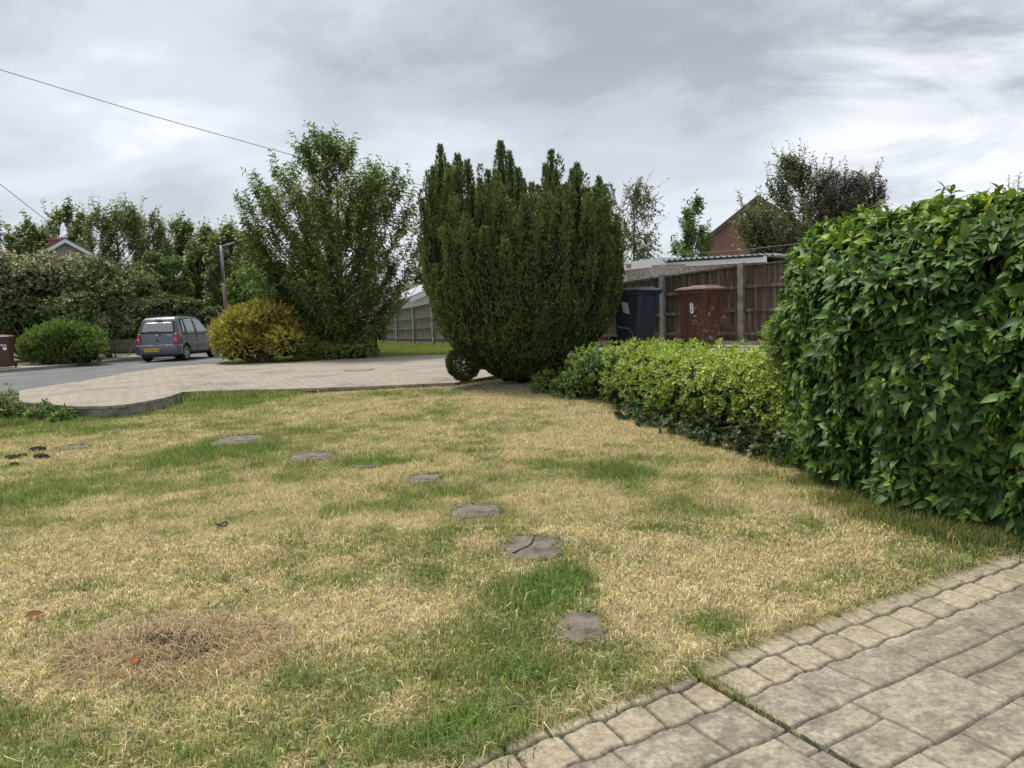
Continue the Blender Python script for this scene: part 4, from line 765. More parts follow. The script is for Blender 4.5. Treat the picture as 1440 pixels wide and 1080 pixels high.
# ================================================================== TREES
def tree(name, label, base, prof, nl, shoots, ls, lw, cols, trunk_r=.1, depth=.85, group=None, mt='leaf', kl=9, shoot_len=.5, up=.6, bark='bark', lean=0, droop=0, z0=.12, extra=None, tmpl=T_LEAF, skyline=(), cat='tree', fill=.35, tilt=1.0, wts=None, jit=.3, limb_r=.4, zlow=.12, u0=.3):
    """prof: list of (z, xmin, xmax) outline relative to the base. Limbs rise from the trunk to points in that outline, twigs leave the limbs, leaves spiral round the twigs."""
    base = np.array(base, float); t = empty(name, tuple(base), label, cat, group); pz = [p[0] for p in prof]; Hh = pz[-1]
    xa = lambda z: np.interp(z, pz, [p[1] for p in prof]); xb = lambda z: np.interp(z, pz, [p[2] for p in prof])
    tx = lambda z: lean*z
    tips = []
    for k in range(nl):
        z = Hh*(zlow+(1-zlow)*rng.random()**.85); a = rng.random()*6.283; f_ = math.sqrt(rng.uniform(fill, 1)); mid = (xa(z)+xb(z))/2; hw = (xb(z)-xa(z))/2
        tips.append((mid+hw*f_*math.cos(a), hw*depth*f_*math.sin(a), z))
    tips += [tuple(s) for s in skyline]
    A, B, ra, rb = [], [], [], []; SP, SA = [], []
    zt = np.linspace(0, Hh*.8, 9)
    for i in range(8): A.append((tx(zt[i])+.03*math.sin(i), 0, zt[i])); B.append((tx(zt[i+1])+.03*math.sin(i+1), 0, zt[i+1])); ra.append(trunk_r*(1-.1*i)); rb.append(trunk_r*(1-.1*(i+1)))
    wts_ = []
    for tp in tips:
        tp = np.array(tp); r_h = np.hypot(tp[0]-tx(tp[2]), tp[1]); zs_ = max(Hh*z0*rng.uniform(.6, 1.3), tp[2]-r_h*rng.uniform(.8, 1.6)-.12*Hh*(r_h < .3)); zs_ = min(zs_, tp[2]*.9)
        s = np.array([tx(zs_), 0, zs_]); c = s*.45+tp*.55+np.array([(tp[0]-s[0])*.18, (tp[1])*.18, -.10*r_h]); m = 7; u = np.linspace(0, 1, m)[:, None]
        q = s*(1-u)**2+2*c*u*(1-u)+tp*u*u; q[1:-1] += rnd(m-2, .02*Hh*.15); Ln = np.linalg.norm(tp-s)
        r0 = min(trunk_r*limb_r, .0055*Ln+.006)
        for i in range(m-1): A.append(q[i]); B.append(q[i+1]); ra.append(r0*(1-.85*i/(m-1))); rb.append(r0*(1-.85*(i+1)/(m-1)))
        ns = max(3, int(shoots*Ln/Hh)); us = rng.uniform(u0, 1, ns)**.8; us[0] = 1
        ii = us*(m-1); i0 = np.minimum(ii.astype(int), m-2); fr = (ii-i0)[:, None]; sp_ = q[i0]*(1-fr)+q[i0+1]*fr; tg = unit(q[i0+1]-q[i0])
        ax = unit(tg*.7+rnd(ns, .55)+[0, 0, up]); ax[0] = unit(tg[0]+[0, 0, up*.6]); sl = shoot_len*rng.uniform(.5, 1.2, ns)
        SP.append(np.stack([sp_, sp_+ax*sl[:, None]], 1)); SA.append(ax)
    S = np.concatenate(SP); AX = np.concatenate(SA); n = len(S)
    # keep twigs inside the outline (with slack), so the crown keeps its shape
    e_ = S[:, 1]; hw = (xb(e_[:, 2])-xa(e_[:, 2]))/2; mid = (xa(e_[:, 2])+xb(e_[:, 2]))/2; kk = (np.hypot(e_[:, 0]-mid, e_[:, 1]/depth) < hw+.12*shoot_len+.1) & (e_[:, 2] < Hh+.2); kk |= rng.random(n) < .12; S, AX = S[kk], AX[kk]; n = len(S)
    tw = np.full(n, .004+.0015*trunk_r*10)
    segs('trunk', np.concatenate([np.array(A), S[:, 0]]), np.concatenate([np.array(B), S[:, 1]-AX*shoot_len*.1]), np.concatenate([ra, tw]), np.concatenate([rb, tw*.5]), M[bark], t, 5)
    i = np.tile(np.arange(kl), n); idx = np.repeat(np.arange(n), kl); f_ = (i+.6)/kl; P = S[idx, 0]*(1-f_)[:, None]+S[idx, 1]*f_[:, None]
    tt = unit(np.cross(AX, unit(rnd(n)))); bb = np.cross(AX, tt); th = i*2.4+np.repeat(rng.random(n)*6, kl); radl = tt[idx]*np.cos(th)[:, None]+bb[idx]*np.sin(th)[:, None]
    D_ = unit(AX[idx]*.55+radl*tilt+rnd(n*kl, jit)+[0, 0, -droop]); m = len(P); L_ = rng.uniform(*ls, m)
    col = palette(m, cols, .13, wts)*np.clip(1+rng.normal(0, .16, n), .6, 1.5)[idx][:, None]
    if extra is not None: col = extra(col, P, m)
    leaves('crown', P, D_, np.array([0, 0, 1.0])+rnd(m, .5), L_, L_*lw, col, M[mt], t, tmpl)
    return t
def profile(px_list, Y, base):
    """outline given as (py, pxmin, pxmax) at depth Y -> (z, xmin, xmax) relative to base"""
    out = []
    for py, a, b in px_list:
        p, q = AT(a, py, Y), AT(b, py, Y); out.append(((p[2]+q[2])/2-base[2], p[0]-base[0], q[0]-base[0]))
    return sorted(out)
# street tree in the middle left
b0 = AT(486, 503, 24.0); b0[2] = .19
pr = profile([(500, 462, 520), (480, 445, 540), (450, 410, 556), (420, 372, 572), (390, 352, 586), (360, 342, 590), (330, 334, 586), (300, 336, 582), (270, 336, 578), (250, 352, 572), (235, 402, 556), (222, 412, 500), (200, 420, 494), (186, 440, 470)], 24.0, b0)
SKT = [(346, 300), (342, 275), (350, 320), (338, 372), (345, 395), (582, 300), (578, 270), (588, 335), (590, 370), (580, 392), (330, 345), (470, 480), (500, 470), (450, 465), (520, 475), (485, 488), (430, 455), (535, 455), (335, 258), (348, 246), (372, 240), (384, 214), (392, 232), (413, 196), (425, 188), (437, 180), (452, 170), (462, 178), (470, 186), (484, 184), (490, 196), (496, 206), (470, 205), (424, 205), (440, 215), (545, 216), (559, 208), (568, 236), (556, 232), (537, 232), (520, 232), (575, 290), (586, 322), (580, 350), (340, 330), (334, 350), (555, 262), (540, 262), (400, 225), (505, 245), (470, 240), (360, 262)]
sk = [tuple(AT(a, b, 24.0)+[0, rng.uniform(-1, 1), -.3]-b0) for a, b in SKT]
tree('street_tree', 'bushy bright green tree with long narrow leaves and upswept branches on the verge', b0, pr, 175, 56, (.13, .21), .30, [(.12, .185, .05), (.09, .15, .04), (.16, .235, .06), (.24, .30, .08)], trunk_r=.11, kl=10, shoot_len=.55, up=.75, skyline=sk, zlow=.03, u0=.08, z0=.03, droop=.35, wts=[.35, .25, .25, .15], tilt=.9, fill=.3)
# low weedy plants round its foot
for (px, py, w_, h_, lab) in ((505, 496, 26, 20, 'low leafy weeds to the right of the street tree foot'), (470, 500, 30, 22, 'dull green weeds at the foot of the street tree')):
    c = AT(px, py+8, 23.3); c[2] = .19; s_ = w_/FPX*23.3
    shrub('weed_clump', lab, 'weeds', c, [((c[0], c[1], .19+h_/FPX*11), (s_, .5, h_/FPX*16))], 420, (.06, .11), .5, [(.13, .2, .05), (.2, .26, .07), (.1, .15, .04)], shade_fill=.5, nstem=12, bump=.4)
for px, py, w_, h_, lab in ((10, 588, 22, 30, 'leafy weeds at the very left end of the round kerb'), (62, 588, 16, 16, 'small weeds growing up against the middle left of the round kerb'), (92, 590, 8, 10, 'tiny weed at the corner of the round kerb')):
    c = G(px, py, .02); s_ = w_/FPX*c[1]; hh = h_/FPX*c[1]
    shrub('weed_clump', lab, 'weeds', c, [((c[0], c[1], .03), (s_, .28, hh)), ((c[0]-.2*s_, c[1]+.1, .03), (s_*.6, .2, hh*1.25))], 380, (.03, .06), .5, [(.14, .21, .05), (.2, .27, .07), (.1, .15, .04)], shade_fill=.4, nstem=14, bump=.5)
# golden bush
c = AT(368, 508, 22.6); c[2] = .17
g = lambda px, py, Y=22.6: AT(px, py, Y)
cl = []
for px, py, r_ in ((325, 478, .55), (345, 462, .65), (368, 452, .65), (395, 468, .6), (370, 482, .7), (345, 486, .55), (404, 484, .5), (322, 492, .45), (335, 455, .45), (385, 450, .5), (310, 466, .38)):
    q = g(px, py); cl.append(((q[0], q[1]+rng.uniform(-.3, .5), q[2]), (r_, r_, r_*.9)))
shrub('golden_bush', 'rounded golden yellow bush with fine arching sprays beside the parked car', 'bush', c, cl, 5200, (.05, .11), .32, [(.42, .37, .08), (.54, .46, .11), (.30, .30, .08), (.19, .22, .06)], k=8, tilt=.65, up=.1, stem=.045, shade_fill=.74, bump=.35, nstem=60, tmpl=T_DIA, wts=[.35, .25, .25, .15], bfreq=4, jit=.18, seedcol=.25)
q = g(425, 490); shrub('trailing_bush', 'dull olive trailing shrub between the golden bush and the street tree', 'bush', (q[0], q[1], .17), [((g(430, 488)[0], 22.9, .55), (.45, .5, .42)), ((g(450, 494)[0], 22.8, .4), (.45, .4, .3)), ((g(418, 470)[0], 23.2, .9), (.4, .4, .4))], 1500, (.05, .1), .35, [(.20, .22, .06), (.13, .16, .045), (.3, .27, .07)], k=6, tilt=.8, up=.1, stem=.04, shade_fill=.6, bump=.4, nstem=20, tmpl=T_DIA)
# round green bush by the far kerb
c = AT(84, 516, 25.4); c[2] = .24; cl = []
for px, py, r_ in ((45, 495, .65), (62, 482, .75), (85, 478, .8), (105, 482, .75), (124, 495, .55), (85, 498, .8), (60, 503, .6), (110, 503, .6), (38, 488, .4)):
    q = AT(px, py, 25.6); cl.append(((q[0], q[1]+rng.uniform(-.1, .5), q[2]), (r_*.95, r_*.9, r_*.75)))
shrub('rounded_bush', 'rounded bright green bush of upright sprays by the far kerb', 'bush', c, cl, 4600, (.06, .13), .3, [(.15, .23, .06), (.20, .29, .08), (.10, .16, .04)], k=7, tilt=.6, up=.75, stem=.045, shade_fill=.72, bump=.3, nstem=40, tmpl=T_DIA, bfreq=4, jit=.18)
# hawthorn and dark undergrowth across the road
def px_clumps(lst, Y, dy=1.2):
    out = []
    for px, py, r_ in lst:
        q = AT(px, py, Y); R_ = r_/FPX*Y; out.append(((q[0], q[1]+rng.uniform(-dy, dy), q[2]), (R_, R_, R_*.85)))
    return out
def bloom(col, P, m):
    top = sst(2.6, 3.9, P[:, 2]+.9*fbm(P[:, 0], P[:, 1], .9, 2, 3)+.8*sst(-20.5, -23.0, P[:, 0]))-.35; k = (rng.random(m) < .5*np.clip(top, 0, 1)*(P[:, 0] < -17.2))
    return np.where(k[:, None], palette(m, [(.62, .47, .41), (.72, .60, .52), (.5, .39, .3)], .1), col)
c = AT(70, 500, 29.5); c[2] = .24
shrub('hawthorn', 'spreading dark hawthorn with faded pinkish blossom along its top across the road', 'hawthorn', c, px_clumps([(-20, 410, 55), (20, 400, 42), (60, 392, 38), (100, 395, 38), (135, 405, 34), (30, 440, 48), (80, 440, 44), (130, 445, 42), (-10, 460, 50), (165, 420, 30), (160, 455, 32), (45, 378, 20), (95, 378, 20), (10, 380, 26), (140, 383, 24), (165, 392, 22), (188, 405, 22)], 29.5), 9000, (.07, .13), .6, [(.12, .165, .06), (.09, .125, .048), (.16, .21, .075), (.2, .24, .09)], k=6, up=-.1, stem=.05, shade_fill=.62, bump=.4, nstem=90, extra=bloom, wts=[.35, .35, .2, .1], seedcol=.3, bfreq=4)
c = AT(160, 470, 30.5); c[2] = .24
def bloom2(col, P, m): return np.where((rng.random(m) < .75)[:, None], palette(m, [(.52, .38, .36), (.62, .5, .46)], .1), col)
shrub('blossom_bush', 'small pink flowering shrub glimpsed under the hawthorn behind the fence', 'bush', c, px_clumps([(128, 442, 13), (150, 452, 12), (118, 458, 10), (140, 470, 10)], 28.6, .2), 500, (.06, .1), .7, [(.09, .12, .04), (.12, .15, .05)], k=5, shade_fill=0, bump=.5, nstem=14, extra=bloom2)
c = AT(230, 480, 36); c[2] = .24
shrub('dark_undergrowth', 'dark leafy undergrowth behind the parked car', 'bush', c, px_clumps([(190, 470, 30), (225, 462, 28), (262, 455, 26), (290, 458, 22), (150, 480, 24), (205, 440, 24), (240, 435, 22), (275, 436, 18), (175, 455, 26), (310, 450, 20), (330, 455, 18)], 36), 5200, (.10, .18), .55, [(.07, .105, .04), (.09, .135, .045), (.12, .17, .06)], k=6, shade_fill=.75, bump=.3, nstem=20)
c = AT(222, 430, 38); c[2] = .24
shrub('pale_green_bush', 'pale fresh green tall bush rising behind the parked car', 'bush', c, px_clumps([(222, 400, 20), (238, 375, 16), (205, 385, 16), (228, 425, 22), (250, 405, 16), (195, 420, 18), (212, 365, 12)], 38, .5), 3800, (.10, .17), .5, [(.13, .20, .06), (.17, .25, .08), (.10, .15, .045)], k=6, shade_fill=.5, bump=.4, nstem=20)
c = AT(350, 420, 40); c[2] = .24
shrub('lime_bush', 'light lime green bush seen between the lamp post and the street tree', 'bush', c, px_clumps([(345, 395, 20), (365, 410, 18), (340, 425, 20), (360, 385, 14), (325, 405, 12)], 40, .5), 2600, (.10, .18), .5, [(.18, .29, .06), (.14, .24, .05), (.22, .32, .08)], k=6, shade_fill=.6, bump=.4, nstem=14)
# tall trees behind
TR = [(-25, 34, 300, 52, 0, 470), (40, 40, 312, 54, 0, 480), (95, 44, 290, 56, 0, 470), (140, 34, 292, 50, 1, 470), (176, 36, 287, 50, 1, 470), (212, 32, 300, 52, 1, 470), (252, 36, 310, 60, 0, 460), (288, 34, 316, 58, 0, 460), (322, 34, 318, 56, 0, 460), (352, 28, 332, 54, 0, 460), (-75, 40, 310, 52, 0, 480), (392, 30, 372, 60, 0, 460), (430, 30, 380, 62, 0, 460)]
TL = ['mid green tree at the far left edge behind the hawthorn', 'bushy green tree behind the gabled house, left of its chimney', 'tall green tree rising behind the house chimney', 'airy light green tree just right of the gabled house', 'tallest airy pale green tree with visible forked stems, above the hawthorn', 'loose pale green tree left of the dense row behind the car', 'dense green tree straight above the parked car', 'dense green tree just left of the lamp post', 'green tree right behind the lamp post', 'green tree between the lamp post and the street tree', 'green tree on the extreme left of the tree line', 'low distant tree behind the left side of the street tree', 'low distant tree behind the middle of the street tree']
for (px, hw, top, Y, kind, bot), lab in zip(TR, TL):
    b = AT(px, 480, Y); b[2] = .2; ru = random.Random(px)
    pr = profile([(475, px-hw*.5, px+hw*.5), (440, px-hw*.95, px+hw*.95), (400, px-hw*1.05, px+hw*1.05), (360, px-hw*.95, px+hw*.95), (335, px-hw*.8, px+hw*.8), (top+18, px-hw*.6, px+hw*.6), (top+5, px-hw*.3, px+hw*.3), (top, px-3, px+3)] if top < 330 else [(475, px-hw*.6, px+hw*.6), (430, px-hw, px+hw), (top+15, px-hw*.7, px+hw*.7), (top, px-6, px+6)], Y, b)
    sk = [tuple(AT(px+ru.uniform(-.8, .8)*hw, top+ru.uniform(0, 26), Y)-b) for _ in range(9)]
    if kind == 0: tree('leafy_tree', lab, b, pr, 110, 80, (.18, .30), .55, [(.18, .23, .10), (.145, .19, .08), (.22, .275, .12), (.27, .32, .15)], trunk_r=.17, kl=9, shoot_len=.95, up=.8, skyline=sk, z0=.15, group='trees behind the houses across the road', depth=.8, zlow=.05)
    else: tree('airy_tree', lab, b, pr, 80, 70, (.16, .28), .45, [(.20, .26, .10), (.16, .22, .08), (.26, .33, .14)], trunk_r=.2, kl=8, shoot_len=1.1, up=.9, skyline=sk, z0=.2, group='light green trees across the road', depth=.7)
# birch, slim tree and dusky bush on the right
b = AT(893, 400, 34); b[2] = .4
pr = profile([(400, 868, 925), (360, 866, 924), (330, 866, 926), (300, 868, 922), (275, 874, 918), (256, 884, 910), (246, 893, 899)], 34, b)
tree('birch_tree', 'slender birch with thin hanging leafy twigs just right of the yew', b, pr, 70, 60, (.08, .14), .55, [(.16, .19, .10), (.12, .15, .08), (.2, .22, .13)], trunk_r=.10, kl=14, shoot_len=1.1, up=-.9, bark='twig', z0=.35, droop=.4, skyline=[tuple(AT(a, c_, 34)-b) for a, c_ in ((872, 278), (884, 262), (895, 247), (903, 250), (914, 262), (922, 295), (868, 300))], fill=.05, jit=.4)
b = AT(974, 380, 24); b[2] = .5
pr = profile([(372, 948, 1012), (355, 946, 1010), (335, 952, 1004), (315, 957, 996), (298, 960, 992), (283, 976, 986)], 24, b)
tree('sapling', 'slim light green sapling rising over the garage roof before the brick house', b, pr, 50, 50, (.11, .18), .32, [(.14, .23, .06), (.1, .17, .045), (.19, .28, .08)], trunk_r=.06, kl=9, shoot_len=.4, up=.9, z0=.4, skyline=[tuple(AT(a, c_, 24)-b) for a, c_ in ((962, 298), (982, 283), (984, 292), (950, 338), (968, 305))], fill=.1)
c = AT(1150, 400, 20); c[2] = .6
def dusk(col, P, m):
    k = sst(1120, 1160, 720+P[:, 0]/P[:, 1]*FPX)[:, None]; return col*(1-k)+palette(m, [(.085, .07, .08), (.07, .065, .065), (.10, .10, .08)], .12)*k
bpx = AT(1130, 430, 20); bpx[2] = .6
pr = profile([(400, 1030, 1240), (360, 1026, 1245), (320, 1030, 1248), (290, 1040, 1250), (268, 1062, 1248), (250, 1085, 1240), (236, 1096, 1140), (226, 1100, 1120)], 20, bpx)
tree('twiggy_bush', 'large twiggy grey green bush with dusky purple leaves behind the tall hedge', bpx, pr, 170, 90, (.06, .11), .45, [(.17, .20, .10), (.13, .155, .08), (.21, .235, .13)], trunk_r=.09, kl=10, shoot_len=.6, up=.9, z0=.1, skyline=[tuple(AT(a, c_, 20)-bpx) for a, c_ in ((1108, 226), (1120, 232), (1145, 240), (1165, 248), (1190, 240), (1210, 244), (1232, 250), (1240, 262), (1096, 245), (1078, 262), (1060, 275), (1045, 290), (1035, 320), (1150, 236), (1178, 240), (1222, 250), (1246, 272))], extra=lambda col, P, m: np.where((sst(-.2, .9, P[:, 0]+rng.normal(0, .25, m)) > .5)[:, None], palette(m, [(.12, .105, .105), (.10, .095, .09), (.15, .155, .12)], .12), col), fill=.02, cat='bush', depth=.5)
b = AT(1428, 330, 12); b[2] = .3
tree('reddish_tree', 'thin reddish leaved treetop just showing over the right end of the tall hedge', b, profile([(420, 1390, 1470), (300, 1400, 1465), (275, 1405, 1460), (262, 1420, 1440)], 12, b), 24, 16, (.04, .07), .4, [(.16, .13, .09), (.2, .12, .1), (.12, .13, .06)], trunk_r=.04, kl=8, shoot_len=.3, up=.9, z0=.3)
b = AT(605, 400, 60); b[2] = .2
tree('distant_tree', 'small distant treetop behind the white gabled garage', b, profile([(440, 570, 640), (405, 568, 640), (388, 575, 632), (378, 590, 615)], 60, b), 44, 40, (.3, .45), .5, [(.06, .10, .035), (.09, .13, .045)], trunk_r=.15, kl=7, shoot_len=.9, up=.8)
# red leaved twig in front of the brown bin
def red_shrub():
    b = AT(992, 505, 11.3); t = empty('red_leaved_shrub', tuple(b), 'small shrub with copper red leaves in front of the brown bin', 'shrub')
    pts = [AT(*q, 11.3)-b for q in ((988, 448), (978, 449), (996, 462), (990, 470), (1018, 446), (1008, 455), (984, 432), (996, 440), (962 + 16, 445), (1002, 432))]
    [segs('stem', [[0, 0, 0]], [p_], [.006], [.002], M['twig'], t, 4) for p_ in pts]
    P = np.array(pts); p, d, nv, idx = rosettes(np.repeat(P, 2, 0)+rnd(len(P)*2, .02), rnd(len(P)*2, .5)+[0, 0, -.4], 5, .8, .01, .25); leaves('leaves', p, d+[0, 0, -.3], nv, .085, .022, palette(len(p), [(.17, .045, .03), (.22, .07, .045), (.12, .035, .025)], .15), M['leaf'], t)
    q = [AT(x_, y_, 11.2)-b for x_, y_ in ((990, 484), (1000, 478), (978, 484))]; p, d, nv, _ = rosettes(np.array(q), rnd(3, .3)+[0, 0, 1], 6, 1, .01); leaves('pale_leaves', p, d, nv, .07, .028, palette(len(p), [(.3, .3, .13), (.24, .27, .1)], .1), M['leaf'], t)
red_shrub()

# ================================================================== FENCES
def fence(name, label, posts, hgt, mt, rails, post_w=.11, board=.13, top_rise=None, base_z=None, grav=True, panel_top=None, cap=True, side=-1):
    """posts: list of (x, y, z0, ztop)"""
    t = empty(name, (posts[0][0], posts[0][1], posts[0][2]), label, 'fence'); o0 = Vector((posts[0][0], posts[0][1], posts[0][2]))
    for x, y, z0_, z1_ in posts:
        MB().box((x-o0.x, y-o0.y, (z0_+z1_)/2-o0.z), (post_w, post_w, z1_-z0_), math.atan2(posts[-1][1]-posts[0][1], posts[-1][0]-posts[0][0])).build('post', M['concrete'], t, bevel=.012)
    for (xa_, ya_, za, ta), (xb_, yb_, zb, tb) in zip(posts, posts[1:]):
        a = Vector((xa_, ya_, 0)); b = Vector((xb_, yb_, 0)); d = (b-a); Ln = d.length; d.normalize(); nn = Vector((d.y, -d.x, 0))*1.0; a = a+d*post_w*.55; b = b-d*post_w*.55; Ln = (b-a).length
        nb = int(Ln/board); pm = MB(); rm = MB(); gm = MB()
        for k in range(nb):
            f0, f1 = k/nb, (k+1)/nb; p = a+d*Ln*f0-o0; q = a+d*(Ln*f1+.012)-o0; tt = ((ta*(1-f0)+tb*f0)+(ta*(1-f1)+tb*f1))/2-.07+rng.uniform(-.006, .006); z_ = (za*(1-f0)+zb*f0)+.17; off = (.004+.010*(k % 2))
            v = [(p.x, p.y), (q.x, q.y), (q.x-nn.x*.012, q.y-nn.y*.012), (p.x-nn.x*.012, p.y-nn.y*.012)]; v = [(x_-nn.x*off, y_-nn.y*off) for x_, y_ in v]
            pm.hexa([(x_, y_, z_-o0.z) for x_, y_ in v]+[(x_, y_, tt-o0.z) for x_, y_ in v])
        pm.build('panel', M[mt], t)
        for f_ in rails:
            z1 = za+.2+(ta-.10-za-.2)*f_; z2 = zb+.2+(tb-.10-zb-.2)*f_; p = a+nn*.02-o0; q = b+nn*.02-o0; rm.beam((p.x, p.y, z1-o0.z), (q.x, q.y, z2-o0.z), .035, .055)
        rm.build('rails', M[mt], t)
        if cap: c_ = MB(); p = a-o0; q = b-o0; c_.beam((p.x, p.y, ta-.055-o0.z), (q.x, q.y, tb-.055-o0.z), .075, .03); c_.build('capping', M[mt], t)
        if grav: p = a-o0; q = b-o0; gm.beam((p.x, p.y, za+.06-o0.z), (q.x, q.y, zb+.06-o0.z), .05, .22); gm.build('gravel_board', M['concrete'], t)
    return t
def post_at(px, ytop, Y, zb): q = AT(px, ytop, Y); return (q[0], q[1], zb, q[2])
p1 = post_at(932, 385.5, 14.0, .62); p2 = post_at(1043, 369, 12.6, .62)
dx, dy = p2[0]-p1[0], p2[1]-p1[1]
p0 = (p1[0]-dx, p1[1]-dy, .6, p1[3]+(p1[3]-p2[3])); pm1 = (p1[0]-2*dx, p1[1]-2*dy, .5, p1[3]-.02); p3 = (p2[0]+dx, p2[1]+dy, .6, p2[3]+.02); p4 = (p2[0]+2*dx, p2[1]+2*dy, .6, p2[3]+.02)
fence('board_fence', 'dark brown closeboard fence with concrete posts behind the two wheelie bins', [p0, p1, p2, p3, p4], 1.5, 'wood', (.08, .41, .74))
lp = [post_at(608, 424, 31.0, .2), post_at(581, 430.5, 32.7, .2), post_at(557, 434, 34.3, .2), post_at(537, 438, 36.0, .2)]
dx, dy = lp[0][0]-lp[1][0], lp[0][1]-lp[1][1]
lp = [(lp[0][0]+dx*2, lp[0][1]+dy*2, .2, lp[0][3]+.05), (lp[0][0]+dx, lp[0][1]+dy, .2, lp[0][3]+.03)]+lp
lp = lp[::-1]
fence('weathered_fence', 'grey weathered board fence with concrete posts beyond the grass verge', lp, 1.8, 'old_wood', (.08, .38, .68), post_w=.15, board=.15)
# low picket-like fence left of the car
a = AT(128, 470, 31.5); b = AT(210, 470, 33)
o = fence('low_fence', 'low weathered board fence under the hawthorn left of the parked car', [(a[0], a[1], .2, AT(128, 476, 31.5)[2]), (b[0], b[1], .2, AT(210, 474, 33)[2])], 1.2, 'old_wood', (.2, .8), post_w=.1, grav=False, cap=False)
o = MB().tube([AT(176, 507, 30.5), AT(194, 474, 30.5)], .02, 6).build('stay_cable', M['kerb'], None); props(o, 'pale slanting stay cable between the low fence and the parked car', 'cable')

# ================================================================== BUILDINGS
def garage():
    t = empty('pebbledash_garage', tuple(AT(980, 440, 17.5)*[1, 1, 0]+[0, 0, .55]), 'flat roofed pebbledash garage with white fascia behind the brown fence', 'garage'); o0 = np.array(t.location)
    YA, YB = 19.5, 16.0
    def pt(px, py):
        u = (px-870)/(1087-870); return AT(px, py, YA+(YB-YA)*u)
    A, B, Cc = pt(866, 371.5), pt(942, 362), pt(1078, 358); d = unit((B-A)*[1, 1, 0]); nrm = np.array([d[1], -d[0], 0])
    depth = 4.5; wl = MB()
    def slab(mb, p, q, z0a, z1a, z0b, z1b, off0, off1):
        v = [p+nrm*off1, q+nrm*off1, q-nrm*-off0*1, p-nrm*-off0*1]
        mb.hexa([(v[0][0]-o0[0], v[0][1]-o0[1], z0a-o0[2]), (v[1][0]-o0[0], v[1][1]-o0[1], z0b-o0[2]), (v[2][0]-o0[0], v[2][1]-o0[1], z0b-o0[2]), (v[3][0]-o0[0], v[3][1]-o0[1], z0a-o0[2]),
                 (v[0][0]-o0[0], v[0][1]-o0[1], z1a-o0[2]), (v[1][0]-o0[0], v[1][1]-o0[1], z1b-o0[2]), (v[2][0]-o0[0], v[2][1]-o0[1], z1b-o0[2]), (v[3][0]-o0[0], v[3][1]-o0[1], z1a-o0[2])])
    zt = B[2]-.05
    slab(wl, A, Cc, .5, A[2]-.05, .5, Cc[2]-.16, -4.5, 0.0); wl.build('wall', M['dash'], t)
    zt1, zt2 = pt(866, 371.5)[2], pt(942, 362)[2]; zb1, zb2 = pt(866, 382)[2], pt(942, 373)[2]; f1 = MB(); slab(f1, A, B, zb1, zt1, zb2, zt2, 0.02, .09); f1.build('fascia', M['white'], t)
    f2 = MB(); B2 = B+d*.004; slab(f2, B2, Cc, pt(942, 376)[2], pt(942, 369.5)[2], pt(1078, 368.5)[2], pt(1078, 361.3)[2], 0.02, .10); f2.build('fascia', M['white'], t)
    # corrugated sheets over the right hand part, running back
    m = 90; L_ = np.linalg.norm((Cc-B)[:2])+.25; g = np.zeros((m, 2, 3)); g2 = MB()
    for i in range(m):
        s = i/(m-1); p = B-d*.12+d*L_*s; zc = (pt(940, 366)[2])*(1-s)+(pt(1087, 357)[2])*s+.032*math.sin(2*math.pi*s*19)
        q = p+nrm*.14; r_ = p-nrm*4.6; g[i, 0] = (q[0]-o0[0], q[1]-o0[1], zc-o0[2]); g[i, 1] = (r_[0]-o0[0], r_[1]-o0[1], zc-.10-o0[2])
    g2.grid(g); g2.build('corrugated_roof', M['roof_sheet'], t, solid=.02)
    dm = MB(); P1 = B-d*.05; slab(dm, P1, Cc+d*.05, pt(940, 369.5)[2], pt(940, 367)[2], pt(1078, 361)[2], pt(1078, 358.5)[2], 0.0, .12); dm.build('soffit', M['dark'], t)
    gt = MB(); q1 = pt(1083, 360)+nrm*.22-o0; gt.tube([tuple(q1), tuple(q1-[0, 0, .35])], .035, 8); gt.build('downpipe', M['white'], t)
    rf = MB(); slab(rf, A-d*.1, B-d*.13, zt1-.04, zt1+.012, zt2-.04, zt2+.012, -4.5, .07); rf.build('flat_roof', M['roof_sheet'], t)
    dr = MB(); D0, D1 = pt(872, 386), pt(901, 383); slab(dr, D0, D1, .5, pt(872, 386)[2], .5, pt(901, 383)[2], 0.0, .03)
    door = dr.build('door', M['white_cladding'], t); rb = MB()
    for i in range(8): p = D0+(D1-D0)*((i+.5)/8); rb.box((p[0]+nrm[0]*.034-o0[0], p[1]+nrm[1]*.034-o0[1], 1.3-o0[2]), (.012, .012, 1.5))
    rb.build('ribs', M['white'], door)
    lm = MB(); p = pt(888, 374)+nrm*.12-o0; lm.box(tuple(p), (.13, .08, .10)); lm.build('outside_light', M['metal'], t, bevel=.01)
    an = MB(); p = pt(936, 360)-nrm*1.5-o0; an.tube([tuple(p-[0, 0, .2]), tuple(p+[0, 0, .12])], .012, 5); an.box(tuple(p+[0, 0, .05]), (.10, .012, .012)); an.build('aerial', M['dark'], t)
garage()
